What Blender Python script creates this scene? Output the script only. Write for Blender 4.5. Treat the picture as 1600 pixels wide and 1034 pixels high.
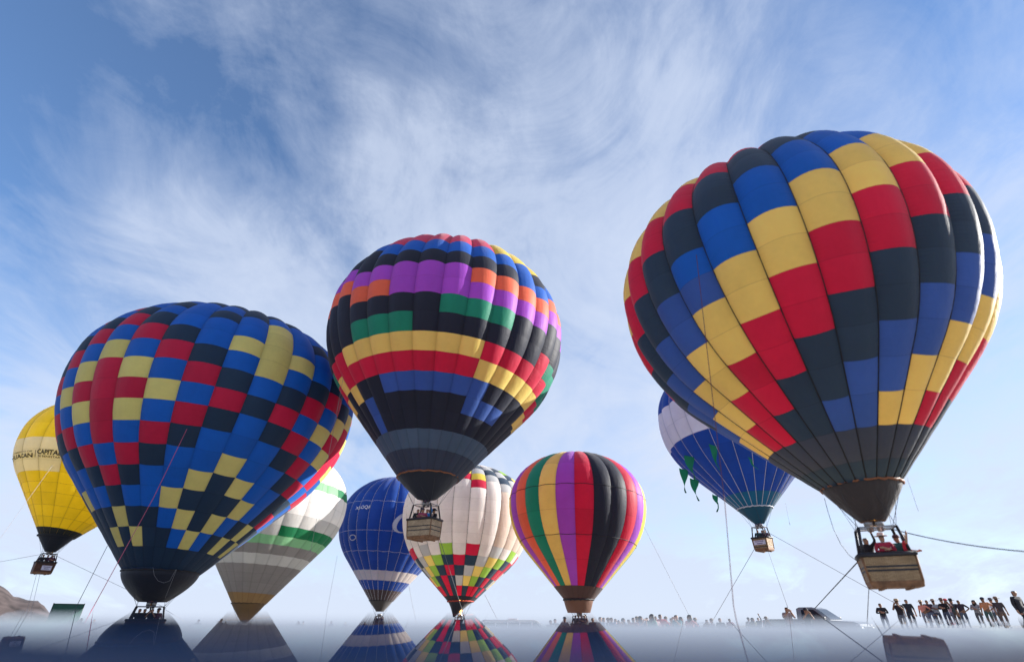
import bpy, math, random
import numpy as np
from mathutils import Vector, Matrix
random.seed(7); RNG = np.random.default_rng(7)
scn = bpy.context.scene
for o in list(bpy.data.objects): bpy.data.objects.remove(o)
col = scn.collection
R = math.radians
# ------------------------------------------------------------------ camera
FPX, CX, CY = 780.0, 800.0, 517.0            # the photo's focal length in its own pixels, its centre
PITCH = math.atan(460 / 780.0)
CAMZ = 1.0
cam_d = bpy.data.cameras.new('camera'); cam = bpy.data.objects.new('camera', cam_d); col.objects.link(cam)
cam.location = (0, 0, CAMZ); cam.rotation_euler = (R(90) + PITCH, 0, 0)
cam_d.sensor_width = 36; cam_d.lens = FPX / 1600 * 36
cam_d.clip_start = 0.01; cam_d.clip_end = 6000
cam_d.dof.use_dof = True; cam_d.dof.focus_distance = 36; cam_d.dof.aperture_fstop = 0.235
scn.camera = cam
scn.render.resolution_x = 1024; scn.render.resolution_y = 661
scn.view_settings.view_transform = 'Standard'; scn.view_settings.look = 'None'
scn.view_settings.exposure = 1.6; scn.view_settings.gamma = 1.0; scn.view_settings.use_curve_mapping = False
# ------------------------------------------------------------------ sky
SUN_AZ, SUN_EL = R(77), R(17.5)                # azimuth from +Y towards +X
world = bpy.data.worlds.new('World'); scn.world = world; world.use_nodes = True
nt = world.node_tree; nt.nodes.clear()
def N(tree, t, **k):
    n = tree.nodes.new(t)
    for a, v in k.items(): setattr(n, a, v)
    return n
def mth(tree, op, a, b=None, c=None, clamp=False):
    n = N(tree, 'ShaderNodeMath', operation=op); n.use_clamp = clamp
    for i, v in enumerate((a, b, c)):
        if v is None: continue
        if isinstance(v, (int, float)): n.inputs[i].default_value = v
        else: tree.links.new(v, n.inputs[i])
    return n.outputs[0]
def ramp(tree, fac, stops, interp='EASE'):
    n = N(tree, 'ShaderNodeValToRGB'); n.color_ramp.interpolation = interp
    e = n.color_ramp.elements
    while len(e) < len(stops): e.new(0.5)
    for k, (p, c) in enumerate(stops):
        e[k].position = p; e[k].color = c if len(c) == 4 else (*c, 1)
    tree.links.new(fac, n.inputs[0]); return n.outputs[0]
L = nt.links.new
sky = N(nt, 'ShaderNodeTexSky', sky_type='NISHITA'); sky.sun_disc = False
sky.sun_elevation = SUN_EL; sky.sun_rotation = SUN_AZ; sky.altitude = 1800; sky.air_density = 1.0; sky.dust_density = 0.3; sky.ozone_density = 2.5
tc = N(nt, 'ShaderNodeTexCoord'); sep = N(nt, 'ShaderNodeSeparateXYZ'); L(tc.outputs['Generated'], sep.inputs[0])
zc = mth(nt, 'MAXIMUM', sep.outputs[2], 0.0)
den = mth(nt, 'ADD', zc, 0.30)
cu = mth(nt, 'DIVIDE', sep.outputs[0], den); cv = mth(nt, 'DIVIDE', sep.outputs[1], den)
cmb = N(nt, 'ShaderNodeCombineXYZ'); L(cu, cmb.inputs[0]); L(cv, cmb.inputs[1])
def cloud(scale, rot, stretch, detail, dist, rough, off):
    mp = N(nt, 'ShaderNodeMapping'); L(cmb.outputs[0], mp.inputs[0])
    mp.inputs['Rotation'].default_value = (0, 0, rot); mp.inputs['Scale'].default_value = (scale, scale * stretch, 1); mp.inputs['Location'].default_value = off
    n = N(nt, 'ShaderNodeTexNoise'); L(mp.outputs[0], n.inputs['Vector'])
    n.inputs['Scale'].default_value = 1; n.inputs['Detail'].default_value = detail; n.inputs['Roughness'].default_value = rough; n.inputs['Distortion'].default_value = dist
    return n.outputs[0]
c_big = cloud(1.1, R(20), 0.8, 4, 0.4, 0.55, (2.1, 0.4, 0))
c_mid = cloud(2.7, R(-35), 0.75, 11, 0.9, 0.64, (5.3, 1.7, 0))
c_fine = cloud(7.5, R(-50), 0.6, 11, 1.2, 0.68, (0.3, 8.2, 0))
CLOUD_SUM = mth(nt, 'ADD', mth(nt, 'ADD', mth(nt, 'MULTIPLY', c_big, 0.75), mth(nt, 'MULTIPLY', c_mid, 0.85)), mth(nt, 'MULTIPLY', c_fine, 0.26))
def toward(v, deg0, deg1):                                                    # 1 within deg0 of a direction, fading to 0 at deg1
    vm = N(nt, 'ShaderNodeVectorMath', operation='DOT_PRODUCT'); L(tc.outputs['Generated'], vm.inputs[0]); vm.inputs[1].default_value = Vector(v).normalized()
    mr = N(nt, 'ShaderNodeMapRange', interpolation_type='SMOOTHSTEP'); L(vm.outputs['Value'], mr.inputs[0]); mr.inputs[1].default_value = math.cos(R(deg1)); mr.inputs[2].default_value = math.cos(R(deg0))
    return mr.outputs[0]
# where the thin cirrus thickens and where it opens
SHEETS = [((-.95, .36, .90), 0, 40, -.80), ((-.95, .62, .45), 0, 17, -.16), ((.45, .40, 1.1), 0, 45, -.16), ((-.45, .42, .98), 0, 14, .20), ((-.72, .72, .46), 0, 24, .30), ((-.35, .75, .62), 0, 22, .14), ((-.21, .62, .86), 0, 8, .14), ((0, .85, .5), 0, 45, .16), ((.6, .7, .35), 0, 30, .10), ((-.95, .55, .25), 0, 16, -.10)]
hz = mth(nt, 'POWER', mth(nt, 'SUBTRACT', 1.0, zc, None, True), 4.0)          # more cirrus in the slanting view
cov = mth(nt, 'ADD', mth(nt, 'MULTIPLY_ADD', CLOUD_SUM, 1.9, -0.70), mth(nt, 'MULTIPLY', hz, 0.45))
cov = mth(nt, 'ADD', cov, mth(nt, 'MULTIPLY', mth(nt, 'POWER', mth(nt, 'SUBTRACT', 1.0, zc, None, True), 14.0), 0.55))
for v, a0, a1, w in SHEETS: cov = mth(nt, 'ADD', cov, mth(nt, 'MULTIPLY', toward(v, a0, a1), w))
cfac = ramp(nt, mth(nt, 'MULTIPLY', cov, 0.5), [(0.24, (0.03, 0.03, 0.03)), (0.42, (.32, .32, .32)), (0.58, (.68, .68, .68)), (0.85, (.97, .97, .97))], 'LINEAR')
SKYGAIN = 1.0
mixc = N(nt, 'ShaderNodeMix', data_type='RGBA'); L(cfac, mixc.inputs[0]); hsv = N(nt, 'ShaderNodeHueSaturation'); hsv.inputs['Saturation'].default_value = 1.08; hsv.inputs['Hue'].default_value = 0.502; hsv.inputs['Value'].default_value = 0.78; L(sky.outputs[0], hsv.inputs['Color']); L(hsv.outputs[0], mixc.inputs[6])
mixc.inputs[7].default_value = (2.12, 2.38, 2.92, 1)
bg = N(nt, 'ShaderNodeBackground'); L(mixc.outputs[2], bg.inputs[0]); bg.inputs[1].default_value = 0.11
wo = N(nt, 'ShaderNodeOutputWorld'); L(bg.outputs[0], wo.inputs[0])
# ------------------------------------------------------------------ sun
sd = bpy.data.lights.new('sun', 'SUN'); sd.energy = 3.9; sd.angle = R(0.5); sd.color = (1, 0.955, 0.89)
sun = bpy.data.objects.new('sun', sd); col.objects.link(sun)
to_sun = Vector((math.sin(SUN_AZ) * math.cos(SUN_EL), math.cos(SUN_AZ) * math.cos(SUN_EL), math.sin(SUN_EL)))
sun.rotation_euler = to_sun.to_track_quat('Z', 'Y').to_euler(); sun.location = (60, 30, 60)
# ------------------------------------------------------------------ helpers
CP, SP = math.cos(PITCH), math.sin(PITCH)
CAM = np.array([0, 0, CAMZ])
def ray(px, py):
    x = (px - CX) / FPX; up = (CY - py) / FPX
    return np.array([x, CP - up * SP, SP + up * CP])
def at(px, py, hd):
    d = ray(px, py); return CAM + d * (hd / math.hypot(d[0], d[1]))
def ground_z(x, y):
    t = np.clip((np.asarray(x) - 16) / 12, 0, 1); b = 0.85 * t * t * (3 - 2 * t)
    f = np.clip((np.asarray(y) - 8) / 14, 0, 1)
    dip = np.clip((np.asarray(y) - 6) / 14, 0, 1) * np.clip((14 - np.asarray(x)) / 8, 0, 1) * np.clip((np.asarray(x) + 60) / 30, 0, 1)
    return b * f - .25 * dip
def tag(o, label=None, cat=None, group=None, kind=None):
    if label: o['label'] = label
    if cat: o['category'] = cat
    if group: o['group'] = group
    if kind: o['kind'] = kind
    return o
def link(name, me, parent=None):
    o = bpy.data.objects.new(name, me); col.objects.link(o)
    if parent: o.parent = parent
    return o
def empty(name, loc, rz=0):
    o = bpy.data.objects.new(name, None); col.objects.link(o); o.location = loc; o.rotation_euler = (0, 0, rz); o.empty_display_size = 0.3
    return o
class MB:
    def __init__(s): s.v = []; s.f = []; s.m = []
    def add(s, v, f, m=0):
        b = len(s.v); s.v += [tuple(map(float, p)) for p in v]; s.f += [tuple(i + b for i in q) for q in f]; s.m += [m] * len(f); return s
    def box(s, c, d, m=0, rz=0, taper=1.0):
        x, y, z = [k / 2 for k in d]; V = []
        for sz in (-1, 1):
            k = 1 if sz > 0 else taper
            for sx, sy in ((-1, -1), (1, -1), (1, 1), (-1, 1)):
                a, b = sx * x * k, sy * y * k
                V.append((c[0] + a * math.cos(rz) - b * math.sin(rz), c[1] + a * math.sin(rz) + b * math.cos(rz), c[2] + sz * z))
        return s.add(V, [(3, 2, 1, 0), (4, 5, 6, 7), (0, 1, 5, 4), (1, 2, 6, 5), (2, 3, 7, 6), (3, 0, 4, 7)], m)
    def tube(s, pts, r, n=6, m=0, caps=True):
        pts = [np.array(p, float) for p in pts]; V = []; F = []; k = len(pts)
        rr = r if isinstance(r, (list, tuple)) else [r] * k
        up = None
        for i, p in enumerate(pts):
            t = pts[min(i + 1, k - 1)] - pts[max(i - 1, 0)]; t = t / (np.linalg.norm(t) + 1e-9)
            if up is None: up = np.array([0, 0, 1.0]) if abs(t[2]) < 0.9 else np.array([1.0, 0, 0])
            a = np.cross(t, up); a /= np.linalg.norm(a) + 1e-9; b = np.cross(a, t); up = b
            for q in range(n):
                w = 2 * math.pi * q / n; V.append(p + rr[i] * (a * math.cos(w) + b * math.sin(w)))
        for i in range(k - 1):
            for q in range(n):
                F.append((i * n + q, i * n + (q + 1) % n, (i + 1) * n + (q + 1) % n, (i + 1) * n + q))
        if caps: F += [tuple(range(n))[::-1], tuple((k - 1) * n + q for q in range(n))]
        return s.add(V, F, m)
    def build(s, name, mats, parent=None, smooth=False, bevel=0):
        me = bpy.data.meshes.new(name); me.from_pydata(s.v, [], s.f)
        for m in (mats if isinstance(mats, (list, tuple)) else [mats]): me.materials.append(m)
        for p, m in zip(me.polygons, s.m): p.material_index = m; p.use_smooth = smooth
        me.update(); o = link(name, me, parent)
        if bevel:
            md = o.modifiers.new('bevel', 'BEVEL'); md.width = bevel; md.segments = 2; md.limit_method = 'ANGLE'
        return o
# ------------------------------------------------------------------ materials
MAT = {}
def new_mat(name):
    m = bpy.data.materials.new(name); m.use_nodes = True; t = m.node_tree; t.nodes.clear()
    return m, t, N(t, 'ShaderNodeOutputMaterial')
def plain(name, c, rough=0.6, metal=0.0, noise=0.15, scale=8.0, bump=0.0, spec=0.4):
    if name in MAT: return MAT[name]
    m, t, out = new_mat(name); b = N(t, 'ShaderNodeBsdfPrincipled')
    g = N(t, 'ShaderNodeTexCoord'); n = N(t, 'ShaderNodeTexNoise'); n.inputs['Scale'].default_value = scale; n.inputs['Detail'].default_value = 5
    t.links.new(g.outputs['Object'], n.inputs['Vector'])
    mx = ramp(t, n.outputs[0], [(0.3, tuple(k * (1 - noise) for k in c)), (0.7, tuple(min(k * (1 + noise), 1) for k in c))], 'LINEAR')
    t.links.new(mx, b.inputs['Base Color']); b.inputs['Roughness'].default_value = rough; b.inputs['Metallic'].default_value = metal; b.inputs['Specular IOR Level'].default_value = spec
    if bump:
        bp = N(t, 'ShaderNodeBump'); bp.inputs['Strength'].default_value = bump; bp.inputs['Distance'].default_value = 0.02
        t.links.new(n.outputs[0], bp.inputs['Height']); t.links.new(bp.outputs[0], b.inputs['Normal'])
    t.links.new(b.outputs[0], out.inputs[0]); MAT[name] = m; return m
def fabric(name, c, trans=0.48, rough=0.58, spec=0.35, wr=0.35):
    if name in MAT: return MAT[name]
    m, t, out = new_mat(name)
    oi = N(t, 'ShaderNodeObjectInfo'); g = N(t, 'ShaderNodeTexCoord')
    n = N(t, 'ShaderNodeTexNoise'); n.inputs['Scale'].default_value = 0.7; n.inputs['Detail'].default_value = 6; n.inputs['Roughness'].default_value = 0.6
    t.links.new(g.outputs['Object'], n.inputs['Vector'])
    n2 = N(t, 'ShaderNodeTexNoise'); n2.inputs['Scale'].default_value = 5; n2.inputs['Detail'].default_value = 4; t.links.new(g.outputs['Object'], n2.inputs['Vector'])
    v = mth(t, 'ADD', mth(t, 'MULTIPLY', oi.outputs['Random'], 0.16), mth(t, 'MULTIPLY', n.outputs[0], 0.30))
    v = mth(t, 'ADD', v, mth(t, 'MULTIPLY', n2.outputs[0], 0.08)); v = mth(t, 'ADD', v, 0.73)
    hs = N(t, 'ShaderNodeHueSaturation'); hs.inputs['Color'].default_value = (*c, 1); t.links.new(v, hs.inputs['Value'])
    b = N(t, 'ShaderNodeBsdfPrincipled'); t.links.new(hs.outputs[0], b.inputs['Base Color']); b.inputs['Roughness'].default_value = rough; b.inputs['Specular IOR Level'].default_value = spec
    b.inputs['Sheen Weight'].default_value = .22; b.inputs['Sheen Roughness'].default_value = .45
    # u runs across a panel, v along it: stitching line and puckers gathered at the seams
    uv = N(t, 'ShaderNodeUVMap'); us = N(t, 'ShaderNodeSeparateXYZ'); t.links.new(uv.outputs[0], us.inputs[0])
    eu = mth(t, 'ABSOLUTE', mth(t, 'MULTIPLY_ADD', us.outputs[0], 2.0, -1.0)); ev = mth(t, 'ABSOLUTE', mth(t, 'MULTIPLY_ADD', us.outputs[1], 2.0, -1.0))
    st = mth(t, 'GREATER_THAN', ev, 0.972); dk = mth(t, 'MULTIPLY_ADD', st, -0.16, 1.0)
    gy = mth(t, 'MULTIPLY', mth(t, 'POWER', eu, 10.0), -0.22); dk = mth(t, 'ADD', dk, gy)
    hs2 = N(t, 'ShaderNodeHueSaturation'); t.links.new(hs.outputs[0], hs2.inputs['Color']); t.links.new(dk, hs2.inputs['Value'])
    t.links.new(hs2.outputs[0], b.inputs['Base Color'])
    tr = N(t, 'ShaderNodeBsdfTranslucent'); t.links.new(hs2.outputs[0], tr.inputs['Color'])
    pc = N(t, 'ShaderNodeCombineXYZ'); t.links.new(mth(t, 'MULTIPLY', us.outputs[0], 1.2), pc.inputs[0]); t.links.new(mth(t, 'MULTIPLY_ADD', us.outputs[1], 7.0, mth(t, 'MULTIPLY', oi.outputs['Random'], 50.0)), pc.inputs[1])
    pn = N(t, 'ShaderNodeTexNoise'); pn.inputs['Scale'].default_value = 1.6; pn.inputs['Detail'].default_value = 3; t.links.new(pc.outputs[0], pn.inputs['Vector'])
    pk = mth(t, 'MULTIPLY', mth(t, 'MULTIPLY', pn.outputs[0], mth(t, 'POWER', eu, 2.0)), 0.9)
    # soft wrinkles of the cloth
    mp = N(t, 'ShaderNodeMapping'); mp.inputs['Scale'].default_value = (1.6, 1.6, 0.35); t.links.new(g.outputs['Object'], mp.inputs[0])
    w = N(t, 'ShaderNodeTexNoise'); w.inputs['Scale'].default_value = 1.3; w.inputs['Detail'].default_value = 5; t.links.new(mp.outputs[0], w.inputs['Vector'])
    bp = N(t, 'ShaderNodeBump'); bp.inputs['Strength'].default_value = wr; bp.inputs['Distance'].default_value = 0.12; t.links.new(mth(t, 'ADD', w.outputs[0], pk), bp.inputs['Height'])
    t.links.new(bp.outputs[0], b.inputs['Normal']); t.links.new(bp.outputs[0], tr.inputs['Normal'])
    mix = N(t, 'ShaderNodeMixShader'); mix.inputs[0].default_value = trans
    t.links.new(b.outputs[0], mix.inputs[1]); t.links.new(tr.outputs[0], mix.inputs[2]); t.links.new(mix.outputs[0], out.inputs[0])
    MAT[name] = m; return m
FAB = dict(
    N=('fabric_navy', (.028, .060, .108)), K=('fabric_black', (.019, .025, .048)), B=('fabric_blue', (.006, .135, .62)), U=('fabric_steel_blue', (.045, .13, .48)),
    Y=('fabric_yellow', (.97, .76, .19)), y=('fabric_lemon', (.92, .82, .23)), b=('fabric_azure', (.004, .15, .62)), n=('fabric_petrol', (.018, .050, .095)), R=('fabric_red', (.70, .012, .065)), P=('fabric_purple', (.44, .085, .70)), O=('fabric_orange', (.97, .19, .09)),
    G=('fabric_green', (.014, .32, .19)), W=('fabric_white', (.90, .86, .83)), S=('fabric_slate', (.085, .15, .23)), T=('fabric_dark_slate', (.048, .070, .115)),
    V=('fabric_pink_red', (.70, .055, .14)), E=('fabric_grey', (.56, .59, .61)), L=('fabric_lime', (.36, .66, .08)), D=('fabric_golden', (.95, .73, .02)),
    M=('fabric_mid_grey', (.30, .275, .27)), Q=('fabric_light_grey', (.62, .60, .58)), A=('fabric_pale_green', (.26, .56, .29)), F=('fabric_forest_green', (.010, .20, .075)),
    H=('fabric_tan', (.36, .22, .10)), X=('fabric_royal_blue', (.012, .080, .38)), C=('fabric_cream', (.80, .68, .58)), Z=('fabric_bright_yellow', (.90, .72, .10)), J=('fabric_teal', (.012, .16, .25)), I=('fabric_brown', (.10, .065, .06)))
def fab(k): return fabric(*FAB[k])
M_skirt_dark = fabric('skirt_black', (.014, .019, .04), 0.12)
M_skirt_brown = fabric('skirt_brown', (.042, .036, .042), 0.10, wr=.9)
M_skirt_bronze = fabric('skirt_bronze', (.34, .17, .11), 0.3, wr=0.6)
M_tape_dark = plain('tape_dark', (.012, .012, .018)); M_tape_light = plain('tape_light', (.55, .55, .62))
M_rope_dark = plain('rope_dark', (.035, .035, .045)); M_rope_pink = plain('rope_pink', (.45, .08, .16)); M_rope_pale = plain('rope_pale', (.26, .25, .27))
M_metal = plain('burner_steel', (.30, .30, .32), 0.3, 0.9); M_pad = plain('padded_leather', (.022, .020, .026), 0.55, 0, .3, 6, .3)
M_hide = plain('hide_trim', (.20, .095, .045), 0.7, 0, .35, 5, .4); M_print = plain('print_black', (.018, .016, .018)); M_printw = plain('print_white', (.8, .8, .82))
def wicker(name, c):
    m, t, out = new_mat(name); b = N(t, 'ShaderNodeBsdfPrincipled'); g = N(t, 'ShaderNodeTexCoord')
    sp_ = N(t, 'ShaderNodeSeparateXYZ'); t.links.new(g.outputs['Object'], sp_.inputs[0])
    cm = N(t, 'ShaderNodeCombineXYZ'); t.links.new(mth(t, 'ADD', sp_.outputs[0], sp_.outputs[1]), cm.inputs[0]); t.links.new(sp_.outputs[2], cm.inputs[1])
    br = N(t, 'ShaderNodeTexBrick'); t.links.new(cm.outputs[0], br.inputs['Vector']); br.inputs['Scale'].default_value = 9; br.inputs['Mortar Size'].default_value = 0.03
    br.inputs['Color1'].default_value = (*c, 1); br.inputs['Color2'].default_value = (c[0] * .72, c[1] * .68, c[2] * .6, 1); br.inputs['Mortar'].default_value = (c[0] * .25, c[1] * .22, c[2] * .2, 1)
    br.inputs['Brick Width'].default_value = 0.55; br.inputs['Row Height'].default_value = 0.22
    n = N(t, 'ShaderNodeTexNoise'); n.inputs['Scale'].default_value = 2.5; n.inputs['Detail'].default_value = 6; t.links.new(g.outputs['Object'], n.inputs['Vector'])
    mx = N(t, 'ShaderNodeMix', data_type='RGBA', blend_type='MULTIPLY'); mx.inputs[0].default_value = 0.55; t.links.new(br.outputs[0], mx.inputs[6])
    t.links.new(ramp(t, n.outputs[0], [(.3, (.55, .5, .45)), (.7, (1.1, 1.08, 1.05))]), mx.inputs[7])
    t.links.new(mx.outputs[2], b.inputs['Base Color']); b.inputs['Roughness'].default_value = 0.65
    bp = N(t, 'ShaderNodeBump'); bp.inputs['Strength'].default_value = 0.6; bp.inputs['Distance'].default_value = 0.02; t.links.new(br.outputs['Fac'], bp.inputs['Height']); bp.invert = True
    t.links.new(bp.outputs[0], b.inputs['Normal']); t.links.new(b.outputs[0], out.inputs[0]); return m
M_wick = wicker('wicker_tan', (.50, .34, .19)); M_wick_pale = wicker('wicker_pale', (.66, .50, .34)); M_wick_dark = wicker('wicker_dark', (.16, .07, .05))
def flame_mat():
    m, t, out = new_mat('flame'); e = N(t, 'ShaderNodeEmission'); e.inputs[0].default_value = (1, .48, .10, 1); e.inputs[1].default_value = 2.2
    t.links.new(e.outputs[0], out.inputs[0]); return m
M_flame = flame_mat()
# ------------------------------------------------------------------ ground
def ground():
    xs = np.concatenate([[-3000, -1200, -500, -200], np.linspace(-90, 90, 61), [200, 500, 1200, 3000]])
    ys = np.concatenate([[-400, -60], np.linspace(-10, 110, 49), [200, 500, 1500, 4000]])
    V = [(x, y, float(ground_z(x, y)) + (0 if abs(x) > 100 or y > 120 else 0.03 * math.sin(x * .7 + y * .3) * math.sin(y * .45))) for y in ys for x in xs]
    n = len(xs); F = [(j * n + i, j * n + i + 1, (j + 1) * n + i + 1, (j + 1) * n + i) for j in range(len(ys) - 1) for i in range(n - 1)]
    m, t, out = new_mat('dry_field'); b = N(t, 'ShaderNodeBsdfPrincipled'); g = N(t, 'ShaderNodeTexCoord')
    a = N(t, 'ShaderNodeTexNoise'); a.inputs['Scale'].default_value = 0.12; a.inputs['Detail'].default_value = 10; t.links.new(g.outputs['Object'], a.inputs['Vector'])
    c = ramp(t, a.outputs[0], [(.3, (.22, .21, .18)), (.5, (.34, .32, .28)), (.7, (.42, .40, .36))]); t.links.new(c, b.inputs['Base Color']); b.inputs['Roughness'].default_value = .95
    d = N(t, 'ShaderNodeTexNoise'); d.inputs['Scale'].default_value = 14; d.inputs['Detail'].default_value = 6; t.links.new(g.outputs['Object'], d.inputs['Vector'])
    bp = N(t, 'ShaderNodeBump'); bp.inputs['Strength'].default_value = .7; bp.inputs['Distance'].default_value = .05; t.links.new(d.outputs[0], bp.inputs['Height']); t.links.new(bp.outputs[0], b.inputs['Normal'])
    t.links.new(b.outputs[0], out.inputs[0])
    mb = MB(); mb.add(V, F); o = mb.build('ground', m, None, True); tag(o, 'dry grass field under the balloons', 'ground', kind='structure')
ground()
def hill():
    n, k = 60, 14; V = []; F = []
    c = at(-75, 977, 210); rg = np.random.default_rng(3)
    nz = np.cumsum(rg.normal(0, .12, n)); nz -= np.linspace(nz[0], nz[-1], n)
    right = np.array([c[1], -c[0], 0]) / math.hypot(c[0], c[1]); fw = np.array([c[0], c[1], 0]) / math.hypot(c[0], c[1])
    for j in range(k):
        v = j / (k - 1)
        for i in range(n):
            u = i / (n - 1) * 2 - 1
            h = (12.5 * math.exp(-abs((u - .04) / .32) ** 1.4) + 2.6 * math.exp(-((u - .36) / .09) ** 2) + 6 * math.exp(-((u + .6) / .3) ** 2) + 1.1 * nz[i]) * math.sin(math.pi * v) ** .8 * (1 - u ** 6)
            p = c * np.array([1, 1, 0]) + right * u * 42 + fw * (v - .5) * 60
            V.append((p[0], p[1], max(h, 0) - .3 + .4 * rg.random()))
    for j in range(k - 1):
        for i in range(n - 1): F.append((j * n + i, j * n + i + 1, (j + 1) * n + i + 1, (j + 1) * n + i))
    o = MB().add(V, F).build('hill', plain('hill_earth', (.062, .047, .045), .95, 0, .6, .3, .9), None, True)
    tag(o, 'low brown earth hill on the skyline at far left', 'hill', kind='structure')
hill()
# ------------------------------------------------------------------ made-up table standing in for the unidentified reflecting surface under the lens
def mirror_standin():
    ml = lambda x: 945 + (x - 290) * 8 / 1110.0               # where the reflection folds over
    d1, d2 = ray(290, ml(290)), ray(1400, ml(1400)); n = np.cross(d2, d1); n /= np.linalg.norm(n)
    if n[2] < 0: n = -n
    H = 0.044
    def hit(px, py):
        d = ray(px, py); return CAM + d * (-H / np.dot(n, d))
    far = [hit(x, ml(x) + 19) for x in np.linspace(-250, 1850, 9)]
    near = [hit(x, y) for x, y in ((2050, 994), (1600, 1002), (1350, 1016), (1100, 1026), (750, 1029), (450, 1014), (200, 996), (0, 988), (-450, 982))]
    base = CAM - n * H
    poly = far + near; k = len(poly); T = n * 0.006
    root = empty('mirror_standin', (0, 1.2, 0)); off = np.array([0, 1.2, 0])
    m, t, out = new_mat('dark_glass'); b = N(t, 'ShaderNodeBsdfPrincipled'); b.inputs['Base Color'].default_value = (.006, .022, .070, 1); b.inputs['Specular Tint'].default_value = (.60, .79, 1, 1); b.inputs['IOR'].default_value = 1.045
    g = N(t, 'ShaderNodeTexCoord'); nn = N(t, 'ShaderNodeTexNoise'); nn.inputs['Scale'].default_value = 6; nn.inputs['Detail'].default_value = 8; t.links.new(g.outputs['Object'], nn.inputs['Vector'])
    t.links.new(ramp(t, nn.outputs[0], [(.35, (.010, .010, .010)), (.8, (.030, .030, .030))]), b.inputs['Roughness'])
    t.links.new(b.outputs[0], out.inputs[0])
    V = [p - off for p in poly] + [p - off - T for p in poly]
    F = [tuple(range(k))[::-1], tuple(range(k, 2 * k))] + [(i, (i + 1) % k, k + (i + 1) % k, k + i) for i in range(k)]
    o = MB().add(V, F).build('glass_top', m, root)
    # dark board the glass lies on
    bd = [far[0] + 0, far[-1] + 0] ; e = lambda p: p - off - T - n * 0.002
    c1, c2 = far[0], far[-1]; bk1 = np.array([c2[0], -.55, 0]); bk2 = np.array([c1[0], -.55, 0])
    def onpl(p): return np.array([p[0], p[1], CAMZ + (-H - n[0] * p[0] - n[1] * p[1]) / n[2]])
    corners = [c1 - np.array([0, .01, 0]), c2 - np.array([0, .01, 0]), onpl(bk1), onpl(bk2)]
    V = [e(onpl(p)) for p in corners] + [e(onpl(p)) - n * .03 for p in corners]
    MB().add(V, [(3, 2, 1, 0), (4, 5, 6, 7)] + [(i, (i + 1) % 4, 4 + (i + 1) % 4, 4 + i) for i in range(4)]).build('board', plain('board_navy', (.005, .015, .045), .75, spec=.1), root)
    for p, s in zip(corners, ((.25, -.2), (-.25, -.2), (-.25, .2), (.25, .2))):
        q = onpl(np.array([p[0] + s[0], p[1] + s[1], 0])); zz = q[2] - .04
        MB().box((q[0] - off[0], q[1] - off[1], (zz) / 2), (.06, .06, zz), taper=.7).build('leg', plain('table_leg', (.02, .022, .03), .5), root)
    tag(root, 'dark blue polished stand-in tabletop along the bottom edge mirroring the balloons', 'table')
mirror_standin()
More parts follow.
